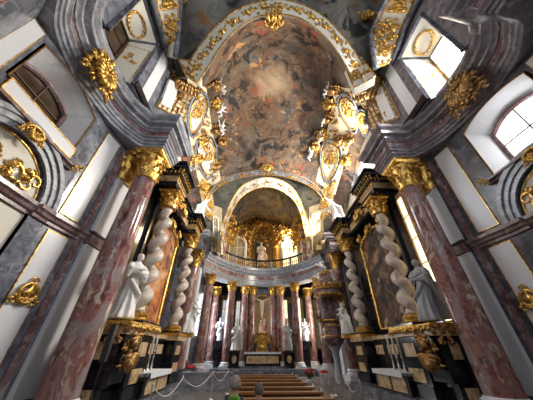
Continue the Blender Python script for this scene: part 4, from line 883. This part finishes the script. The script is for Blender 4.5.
    b=MB(M); mp=planar((6.84,YC-.1,6.3),(0,1,0),(0,0,1),(-1,0,0)); cartouche(b,mp,.7,.5,14); b.tube([mp(.24*cos(2*PI*i/16),.05+.17*sin(2*PI*i/16),.06) for i in range(17)],.04,6); tag(b.build('gilt_cartouche','gold',None,True),'gilt cartouche on the crown of the '+nm+' arch below the sill rail','ornament')
    b=MB(M); a_=on((WX,5.9),(6.85,7.2),.4); mp=planar((a_[0]-.06,a_[1],2.95),(-.15,.99,0),(0,0,1),(-.99,-.15,0)); filigree(b,mp,.5,.5,15,4,.04); b.tube([mp(.22*cos(2*PI*i/18),.24*sin(2*PI*i/18),.04) for i in range(19)],.045,6); b.blob(mp(0,0,.04),(.06,.12,.14)); b.tube([mp(0,-.3,.05),mp(0,.3,.05)],.04,6); b.tube([mp(-.25,0,.05),mp(.25,0,.05)],.04,6); spiral(b,mp,0,.3,.12,0,5,.03); tag(b.build('gilt_cross_plaque','gold',None,True),'round gilt plaque low on the '+nm+' white pilaster panel','ornament')
# loudspeaker column in front of the left altar
t=thing('column_speaker','slim black column loudspeaker on a stand before the left side altar','loudspeaker',tuple(at(85,418,Z=0)))
pT=at(115,325,Y=7.2); pM=at(104,362,Y=7.2); bx=pT.x
t.location=(pT.x,7.2,0); BASE[t.name]=V((pT.x,7.2,0))
b=MB(); b.box((bx-.07,7.13,pM.z),(bx+.07,7.27,pT.z)); b.build('cabinet','iron',t)
b=MB(); b.tube([(bx,7.2,0.02),(bx,7.2,pM.z)],.02,8); b.build('pole','iron',t); b=MB(); b.lathe((bx,7.2,0),[(.22,0),(.22,.02),(.03,.04)],20); b.build('foot','iron',t)
# ================================================================ HIGH ALTAR
H=thing('high_altar','black and tan marble high altar with painting of cloudy gold and blue','altar',(0,27.2,.42))
def HB(nmx,mat,boxes,lab=None):
    b=MB(); 
    for lo,hi in boxes: b.box(lo,hi)
    o=b.build(nmx,mat,H)
    if lab: o['label']=lab
    return o
HB('mensa','black',[((-1.75,26.4,.42),(1.7,27.6,1.5))]); HB('mensa_front','tan',[((-1.6,26.36,.75),(1.55,26.4,1.35))]); HB('predella','grey',[((-2.2,25.7,.42),(2.2,26.4,.56))])
HB('cloth_edge','cloth',[((-1.85,26.3,1.5),(1.8,27.5,1.68))],'white linen altar cloth')
HB('retable','dgrey',[((-1.5,28.75,.42),(1.4,29.1,8.25))])
b=MB(); b.prism([(-.95,28.7,2.6)]+[(x-.06,28.7,z) for x,z in archpts(0,6.6,.9,12,PI,0,.7)]+[(.85,28.7,2.6)],(0,.04,0)); b.build('painting','paintc',H,label='altar painting with blue sky and golden glow')
b=MB(); lp=[(-1.0,28.66,2.5)]+[(x*1.08-.06,28.66,z+.05) for x,z in archpts(0,6.6,.9,12,PI,0,.7)]+[(.9,28.66,2.5),(-1.0,28.66,2.5)]; b.tube(lp,.09,6); b.build('picture_frame','gold',H,True)
T=thing('tabernacle','gold tabernacle on the high altar table','tabernacle',(-.06,27.1,1.68))
b=MB(); b.lathe((-.06,27.1,1.68),[(.62,0),(.62,.12),(.5,.2),(.5,1.05),(.58,1.15),(.45,1.3),(.15,1.6),(.02,1.7)],8); b.build('body','gold',T,30)
b=MB(); mp=planar((-.06,26.58,2.3),(1,0,0),(0,0,1),(0,-1,0)); cartouche(b,mp,.8,1.0,2); filigree(b,mp,1.5,1.3,4,6,.06); b.build('relief','gold',T,True)
C=thing('crucifix','tall dark crucifix with pale figure before the altar painting','crucifix',(-.1,27.75,3.2))
b=MB(); b.box((-.16,27.7,1.7),(-.04,27.8,7.5)); b.box((-.95,27.7,6.75),(.75,27.8,6.88)); b.build('cross','bark',C)
b=MB(); bz=6.0
b.tube([(-.1,27.6,bz+.55),(-.1,27.55,bz+.15),(-.06,27.58,bz-.3),(-.1,27.55,bz-.75),(-.1,27.6,bz-1.2)],[.2,.19,.17,.13,.07],10); b.blob((-.1,27.55,bz+.85),(.12,.13,.16))
for sg in(1,-1): b.tube([(-.1+sg*.15,27.6,bz+.55),(-.1+sg*.45,27.62,bz+.68),(-.1+sg*.8,27.66,bz+.82)],[.08,.07,.05],8); b.blob((-.1+sg*.84,27.66,bz+.84),.07,7,5)
b.blob((-.1,27.52,bz-.2),(.22,.16,.15)); b.build('corpus','fleshstone',C,True,remesh=.04)
for (x,y,z,h,fa,sd,lab) in ((-.05,27.5,3.3,1.5,-PI/2,51,'kneeling pale figure with red and white drapery under the crucifix'),):
    f=figure(x,y,z,h,fa,sd,arms=((.25,.1,.9),(.2,.15,.5)),wide=1.5,lean=.1); tag(f.build('kneeling_statue','fleshstone',None,True,remesh=.04),lab,'statue')
    b=MB(); b.tube([(.25,27.3,4.1),(.35,27.25,3.8),(.2,27.25,3.5)],[.1,.13,.06],8); tag(b.build('red_drapery','redcloth',None,True),'red drapery beside the kneeling figure under the crucifix','drapery')
b=MB(); b.sq((-.06,27.65,1.68),[(.55,0),(.5,.8),(.6,1.5),(.7,1.62)]); b.build('figure_base','goldd',H)
for s,hat in((-1,'mitre'),(1,'mitre')):
    x=-2.72 if s<0 else 2.5; nm=NAME[s]
    t=thing('statue_pedestal','black marble pedestal with tan oval under the '+('white' if s<0 else 'grey')+' bishop statue, '+nm+' of the altar','pedestal',(x,26.2,.42),'pedestals beside the high altar')
    b=MB(); b.sq((x,26.2,.42),[(.52,0),(.52,.15),(.45,.18),(.45,1.15),(.5,1.2),(.56,1.34),(.46,1.36)]); b.build('body','black',t); b=MB(); b.slab(lambda u,v,d:V((x+.22*v*cos(2*PI*u),25.74-d,1.1+.3*v*sin(2*PI*u))),20,2,0,.03); b.build('oval_inlay','tan',t)
    f=figure(x,26.2,1.78,2.55,-PI/2+.3*s,61+s,arms=((.18,.1,.66),(.2,.06,.6)),hat=hat); tag(f.build('bishop_statue','stone' if s<0 else 'greystone',None,True,remesh=.035),('white' if s<0 else 'grey')+' mitred bishop statue on the black pedestal '+nm+' of the high altar','statue')
    f=figure(s*4.55,27.6,2.6,2.2,-PI/2,71+s,arms=((.22,.2,.75),(.2,.1,.6))); tag(f.build('choir_statue','greystone',None,True,remesh=.045),'pale statue on a dark bracket between the choir columns on the '+nm,'statue')
    b=MB(); b.sq((s*4.55,27.6,.0),[(.3,0),(.3,1.9),(.55,2.2),(.55,2.6)]); tag(b.build('statue_bracket','black',None),'tall dark bracket under the choir statue on the '+nm,'pedestal')
# ================================================================ PULPIT
P=thing('pulpit','marble and gilt pulpit with canopy before the right red column','pulpit',(4.75,18.4,0))
px,py=4.75,18.4
b=MB(); b.lathe((px,py,0),[(.3,0),(.3,.3),(.2,.5),(.16,1.2),(.24,1.7),(.45,2.0)],18); b.build('stem','greystone',P,30)
b=MB(); b.lathe((px,py,2.0),[(.4,0),(.62,.25),(.8,.5),(.78,.6),(.72,.7),(.72,1.4),(.85,1.5),(.88,1.65),(.7,1.66)],20); b.build('basket','redband',P,30)
b=MB(); b.lathe((px,py,2.55),[(.81,0),(.84,.05),(.8,.1)],20); b.lathe((px,py,3.5),[(.86,0),(.9,.08),(.86,.15)],20)
for k in range(5):
    a=-PI/2-.2-.5*k+.6; mp=planar((px+.76*cos(a),py+.76*sin(a),3.05),(-sin(a),cos(a),0),(0,0,1),(cos(a),sin(a),0)); filigree(b,mp,.3,.6,k,3,.03)
b.build('gilt_relief','gold',P,True)
b=MB(); b.box((4.3,18.95,3.5),(5.7,19.1,5.6)); b.build('back_panel','greyl',P); b=MB(); b.box((4.55,18.9,3.6),(5.3,18.95,5.4)); b.build('back_field','redband',P)
b=MB(); b.lathe((px+.05,py,5.3),[(.95,0),(1.1,.1),(1.1,.3),(1.2,.4),(1.0,.55),(.75,.9),(.7,1.3),(.45,1.7),(.3,2.0),(.05,2.1)],20); b.build('canopy','redband',P,30)
b=MB(); b.lathe((px+.05,py,5.28),[(1.12,0),(1.16,.05),(1.12,.1)],20); b.lathe((px+.05,py,5.7),[(1.2,0),(1.25,.05),(1.18,.1)],20)
for k in range(9):
    a=PI+.2+k*.36; mp=planar((px+.05+1.05*cos(a),py+1.05*sin(a),5.95),(-sin(a),cos(a),0),(0,0,1),(cos(a),sin(a),0)); filigree(b,mp,.5,.5,k,2,.04); leafy(b,mp,0,-.2,1.6,.5,.08); leafy(b,mp,.1,-.5,-1.6,.3,.06)
    mp=planar((px+.05+.6*cos(a),py+.6*sin(a),6.8),(-sin(a),cos(a),0),(0,0,1),(cos(a),sin(a),0)); filigree(b,mp,.5,.7,k+3,2,.04)
for k in range(7): b.tube([(5.75+.06*sin(k*2),18.1+.1*k,5.4),(5.85+.1*sin(k*3),18.05+.1*k,4.7),(5.75+.12*sin(k),18.1+.1*k,4.0+.12*k)],[.08,.12,.04],8)
b.build('gilt_drapery','gold',P,True)
for k,(dx,dy,z) in enumerate(((-.55,-.4,6.3),(.5,-.5,6.3),(0,-.2,7.35),(-.9,-.3,3.3))):
    b=MB(); putto(b,V((px+dx,py+dy,z)),.8,-PI/2+.4*k,80+k); tag(b.build('putto','stone' if k<3 else 'goldd',None,True,remesh=.05),['white putto on the left of the pulpit canopy','white putto on the right of the pulpit canopy','white putto crowning the pulpit canopy','gilt putto clinging to the pulpit basket'][k],'figure','putti on the pulpit')
# ================================================================ PEWS, BARRIERS, SEATS
XR,XL=.72,-1.5
ROW=[4.22,5.2,6.2,7.1,8.0,9.0,9.95,10.9,11.8]
def pew(y):
    lab='brown wooden pew, '+['directly under the person in green','under the second seated person','first visible row in front of the seated people','second visible row in front of the people','third visible row in front of the people','fourth visible row, middle of the block','fifth visible row in front of the people','sixth visible row, last but one before the altar steps','frontmost row nearest the altar steps'][ROW.index(y)]
    t=thing('pew',lab,'pew',((XR+XL)/2,y,0),'wooden pews facing the altar')
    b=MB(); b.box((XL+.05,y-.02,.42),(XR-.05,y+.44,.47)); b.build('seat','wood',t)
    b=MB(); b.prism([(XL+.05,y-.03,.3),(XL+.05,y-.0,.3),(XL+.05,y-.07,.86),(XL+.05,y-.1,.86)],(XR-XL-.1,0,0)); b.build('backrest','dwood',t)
    b=MB(); b.box((XL,y-.22,.86),(XR,y+.03,.905)); b.build('book_ledge','wood',t,label='wooden book ledge, its lit tone in the colour')  # lighter wood than the back puts the lit top edge into colour
    for k,x in enumerate((XL,XR-.06)):
        b=MB(); b.prism([(x,y-.14,0),(x,y+.44,0),(x,y+.46,.45),(x,y+.3,.62),(x,y+.05,.75),(x,y-.02,.95),(x,y-.12,.97),(x,y-.16,.85),(x,y-.1,.5)],(.06,0,0)); b.build('end_panel','dwood' if k==0 else 'twist',t)  # right ends get a pale colour in place of reflected light
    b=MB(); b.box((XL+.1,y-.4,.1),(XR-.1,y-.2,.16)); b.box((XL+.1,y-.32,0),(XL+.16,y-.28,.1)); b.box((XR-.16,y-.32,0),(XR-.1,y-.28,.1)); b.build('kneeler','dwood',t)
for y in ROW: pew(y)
def stool(x,y,lab):
    t=thing('stool',lab,'stool',(x,y,0),'white stools with red cushions')
    b=MB(); b.box((x-.25,y-.25,.52),(x+.25,y+.25,.6)); b.build('seat','white',t); b=MB(); b.slab(lambda u,v,d:V((x-.24+.48*u,y-.24+.48*v,.6+d*(1+6*u*(1-u)*v*(1-v)*4))),6,6,0,.06); b.build('cushion','redcloth',t,True,label='red seat cushion')
    for a in(-1,1):
        for c in(-1,1): b=MB(); b.box((x+a*.2-.03,y+c*.2-.03,0),(x+a*.2+.03,y+c*.2+.03,.52)); b.build('leg','white',t)
stool(3.55,17.6,'white stool with red cushion below the pulpit'); stool(3.05,19.3,'white stool with red cushion nearer the altar steps')
def flowers(x,y,z,lab,sd):
    t=thing('potted_flower',lab,'flower',(x,y,z)); R=random.Random(sd); b=MB(); b.lathe((x,y,z),[(.12,0),(.17,.25),(.15,.24),(.02,.2)],14); b.build('pot','white',t,True)
    b=MB(); g=MB()
    for k in range(26): p=V((x+R.uniform(-.28,.28),y+R.uniform(-.28,.28),z+R.uniform(.38,.68))); b.blob(p,(.08,.08,.05),7,5); g.tube([(x,y,z+.2),p],.012,4); g.blob(p-V((R.uniform(-.05,.05),.04,.1)),(.09,.09,.03),6,4)
    b.build('blossom','redcloth',t,True); g.build('foliage','leafgreen',t,True)
flowers(2.75,18.2,0,'pot of red flowers on the floor beside the right pew ends',1)
b=MB(); b.box((-5.6,17.35,0),(-4.5,18.0,.82)); tag(b.build('stone_block','grey',None),'grey stone block below the left red column carrying a red cloth','block')
b=MB(); b.slab(lambda u,v,d:V((-5.2+.65*u,17.4+.45*v,.83+d+.08*sin(7*u)*sin(5*v)+.12*sin(PI*u)*sin(PI*v))),14,8,0,.05); b.tube([(-5.1,17.5,.9),(-5.15,17.45,1.25)],[.08,.05],8); tag(b.build('red_cloth','redcloth',None,True),'crumpled red cloth on the stone block by the left column','cloth')
def barrier(pts,lab,g='rope barriers beside the pews'):
    t=thing('rope_barrier',lab,'barrier',(pts[0][0],pts[0][1],0),g)
    for x,y in pts:
        b=MB(); b.lathe((x,y,0),[(.16,0),(.16,.02),(.025,.05),(.02,.1),(.02,.9),(.035,.93),(.035,.97),(.01,1.0)],12); b.build('post','steel',t,True)
    for (a,c) in zip(pts,pts[1:]):
        b=MB(); b.tube([(a[0]+(c[0]-a[0])*i/12,a[1]+(c[1]-a[1])*i/12,.93-.35*sin(PI*i/12)) for i in range(13)],.013,6); b.build('rope','candle',t,True,label='pale sagging rope')
barrier([(-3.7,8.0),(-3.45,10.2),(-2.75,12.6),(-2.2,14.2)],'pale sagging rope barrier left of the pews'); barrier([(2.3,8.6),(2.6,11.0),(3.0,13.6)],'pale sagging rope barrier right of the pews')
b=MB(); b.box((-4.6,15.0,0),(-2.15,15.25,.72)); b.box((-4.7,14.95,.72),(-2.05,15.3,.8)); tag(b.build('stone_parapet','greyl',None),'low grey stone parapet left of the pews behind the rope','parapet')
# ================================================================ PEOPLE (seated, seen from behind)
def person(hx,hy,ht,lab,top,hairm,k):
    pz=.47+.09; x=hx; y=hy-.04; sh=ht-.35; w=.225 if k==0 else .19
    t=thing('person',lab,'person',(x,y,0),None)
    def torso(b,g):
        b.ring([[(x+rx*g*cos(a),y+dy+ry*g*sin(a),z) for a in [2*PI*j/20 for j in range(20)]] for z,rx,ry,dy in ((pz-.1,.17,.13,.03),(pz+.05,.175,.125,.01),(pz+.2,.16,.11,0),(sh-.18,.18,.115,.0),(sh-.04,.185,.11,0),(sh+.03,.14,.085,.01),(sh+.07,.07,.06,.02))])
        for sg in(1,-1):
            S=V((x+sg*(w-.02),y,sh-.03)); E=V((x+sg*(w+.07),y+.1,pz+.17)); b.tube([S,S.lerp(E,.5),E],[.068*g,.06*g,.05*g],10); H=V((x+sg*.1,y+.33,pz+.1)); b.tube([E,E.lerp(H,.6)],[.052*g,.04*g],10)
    b=MB(); torso(b,.95)
    b.tube([(x,y+.02,sh+.02),(x,y+.035,sh+.15)],[.066,.06],12)
    b.blob((x,y+.06,ht-.112),(.082,.1,.112),16,12); b.blob((x,y+.085,ht-.17),(.058,.07,.055)); b.blob((x,y+.165,ht-.135),(.014,.022,.02),7,5); b.blob((x,y+.142,ht-.18),(.028,.018,.012),7,5)
    for sg in(1,-1):
        b.blob((x+sg*.086,y+.05,ht-.125),(.014,.026,.035),8,6); b.blob((x+sg*.032,y+.15,ht-.112),(.015,.012,.011),7,5)
        E=V((x+sg*(w+.07),y+.1,pz+.17)); H=V((x+sg*.1,y+.33,pz+.1)); b.tube([E,E.lerp(H,.5),H],[.048,.038,.03],10)
        b.blob(H+V((0,.045,0)),(.04,.05,.02),8,6)
        for f in range(4): q=H+V(((f-1.5)*.019,.09,0)); b.tube([q-V((0,.03,0)),q+V((0,.025+.008*(1.5-abs(f-1.5)),0)),q+V((0,.045,-.018))],[.01,.009,.008],6)
        b.tube([H+V((-sg*.03,.02,0)),H+V((-sg*.055,.055,.005)),H+V((-sg*.06,.08,0))],[.012,.01,.009],6)
        K=V((x+sg*.13,y+.46,pz-.01)); F_=V((x+sg*.13,y+.5,.08)); b.tube([(x+sg*.09,y+.02,pz-.03),K],[.088,.06],10); b.tube([K,K.lerp(F_,.4),F_],[.058,.055,.038],10); b.tube([F_+V((0,-.05,-.035)),F_+V((0,.16,-.05))],[.04,.032],8)
    b.build('body','skin',t,True,remesh=.013)
    b=MB(); torso(b,1.08); b.tube([(x-.07,y+.02,sh+.07),(x-.05,y-.055,sh+.09),(x+.05,y-.055,sh+.09),(x+.07,y+.02,sh+.07)],.025,8); b.build('jacket',top,t,True,remesh=.018,label='green jacket' if k==0 else 'dark jacket')
    b=MB(); b.ring([[(x+rx*cos(a),y+.03+ry*sin(a),z) for a in [2*PI*j/18 for j in range(18)]] for z,rx,ry in ((pz-.13,.15,.12),(pz-.1,.19,.15),(pz+.06,.185,.14))])
    for sg in(1,-1): K=V((x+sg*.13,y+.46,pz-.01)); F_=V((x+sg*.13,y+.5,.1)); b.tube([(x+sg*.09,y+.02,pz-.03),K],[.1,.075],10); b.tube([K,F_],[.075,.06],10)
    b.build('trousers','darkcloth' if k==0 else 'navy',t,True,remesh=.018)
    b=MB(); b.ring([[(x+.083*c_*cos(a),y+.045+.105*c_*sin(a)+dy,ht-.12+z) for a in [2*PI*j/22 for j in range(22)]] for z,c_,dy in ((-.045,.75,-.03),(-.02,.97,-.014),(0.02,1.05,-.006),(.055,1.0,0),(.085,.8,.004),(.105,.52,.004),(.12,.2,.004))]); b.build('hair',hairm,t,True)
    for sg in(1,-1): b=MB(); b.blob((x+sg*.13,y+.57,.045),(.05,.14,.045),10,7); b.build('shoe','iron',t,True)
    return x,y,sh
h1=at(236,374.5,Y=4.62); h2=at(259,382,Y=5.55)
x,y,sh=person(h1.x,4.56,h1.z,'seated person in a green jacket with grey hair and backpack, seen from behind','green','hairg',0)
person(h2.x,5.52,h2.z,'seated person with short dark grey hair in a dark jacket, seen from behind','darkcloth','hairb',1)
bp=thing('backpack','navy backpack on the back of the person in green','backpack',(x,y-.2,.6))
b=MB(); b.ring([[(x+rx*(abs(cos(a))**.5)*(1 if cos(a)>0 else -1),y-.235+ry*(abs(sin(a))**.5)*(1 if sin(a)>0 else -1),z) for a in [2*PI*j/24 for j in range(24)]] for z,rx,ry in ((.56,.11,.06),(.6,.14,.09),(.85,.145,.095),(sh-.06,.13,.085),(sh+.0,.09,.05))]); b.build('bag','navy',bp,True)
for sg in(1,-1): b=MB(); b.tube([(x+sg*.1,y-.15,sh-.03),(x+sg*.12,y-.02,sh+.085),(x+sg*.13,y+.13,sh-.05),(x+sg*.15,y+.14,sh-.2)],.022,8); b.build('strap','navy',bp,True)
# ================================================================ LIGHT AND CAMERA
w=bpy.data.worlds.new('world'); SC.world=w; w.use_nodes=True
w.node_tree.nodes['Background'].inputs[0].default_value=(.89,.94,1,1); w.node_tree.nodes['Background'].inputs[1].default_value=1.15
def area(name,loc,target,sx,sy,power,col):
    l=bpy.data.lights.new(name,'AREA'); l.shape='RECTANGLE'; l.size=sx; l.size_y=sy; l.energy=power; l.color=col
    o=bpy.data.objects.new(name,l); COL.objects.link(o); o.location=loc; o.rotation_euler=(V(target)-V(loc)).to_track_quat('-Z','Y').to_euler(); return o
area('daylight_gallery_window',(7.85,4.1,7.8),(-4,5,6),1.5,1.0,260,(.9,.95,1))
area('daylight_upper_window',(6.9,3.85,12.1),(-3,6,10),1.1,2.2,480,(.95,.97,1))
area('daylight_chapel_window',(7.5,13.6,13.1),(-2,13,14),3.6,2.8,2300,(1,.93,.82))
area('daylight_chapel_window_far',(-7.5,13.6,13.1),(2,13,14),3.6,2.8,500,(.85,.92,1))
area('daylight_sanctuary_window',(5.0,20.6,13.0),(-2,25,14),1.2,2.5,900,(1,.85,.6))
area('choir_fill',(6.55,26.5,5.0),(-2,26,5),1.5,4,500,(1,.92,.8))  # fill lamp added for the choir, no window seen here
area('choir_fill_far',(-6.55,26.5,5.0),(2,26,5),1.5,4,500,(.9,.95,1))  # matching fill lamp added on the left of the choir
area('daylight_apse_window',(3.4,27.4,14.4),(-1,25,16),1.2,2,500,(1,.85,.55))
cd=bpy.data.cameras.new('camera'); cam=bpy.data.objects.new('camera',cd); COL.objects.link(cam); SC.camera=cam
cd.sensor_fit='HORIZONTAL'; cd.sensor_width=36; cd.lens=F/533*36; cd.clip_start=.05; cd.clip_end=200
f=V((sin(YW)*cos(PT),cos(YW)*cos(PT),sin(PT))); r=V((cos(YW),-sin(YW),0)); up=r.cross(f)
Rm=Matrix((r,up,-f)).transposed(); Rm=Rm@Matrix.Rotation(-RL,3,'Z')
cam.matrix_world=Matrix.Translation(O)@Rm.to_4x4()
SC.view_settings.view_transform='Standard'; SC.view_settings.look='None'; SC.view_settings.gamma=1; SC.view_settings.use_curve_mapping=False
SC.view_settings.exposure=.3
SC.cycles.max_bounces=6; SC.cycles.diffuse_bounces=4; SC.cycles.glossy_bounces=3; SC.cycles.use_denoising=True
SC.cycles.sample_clamp_indirect=6
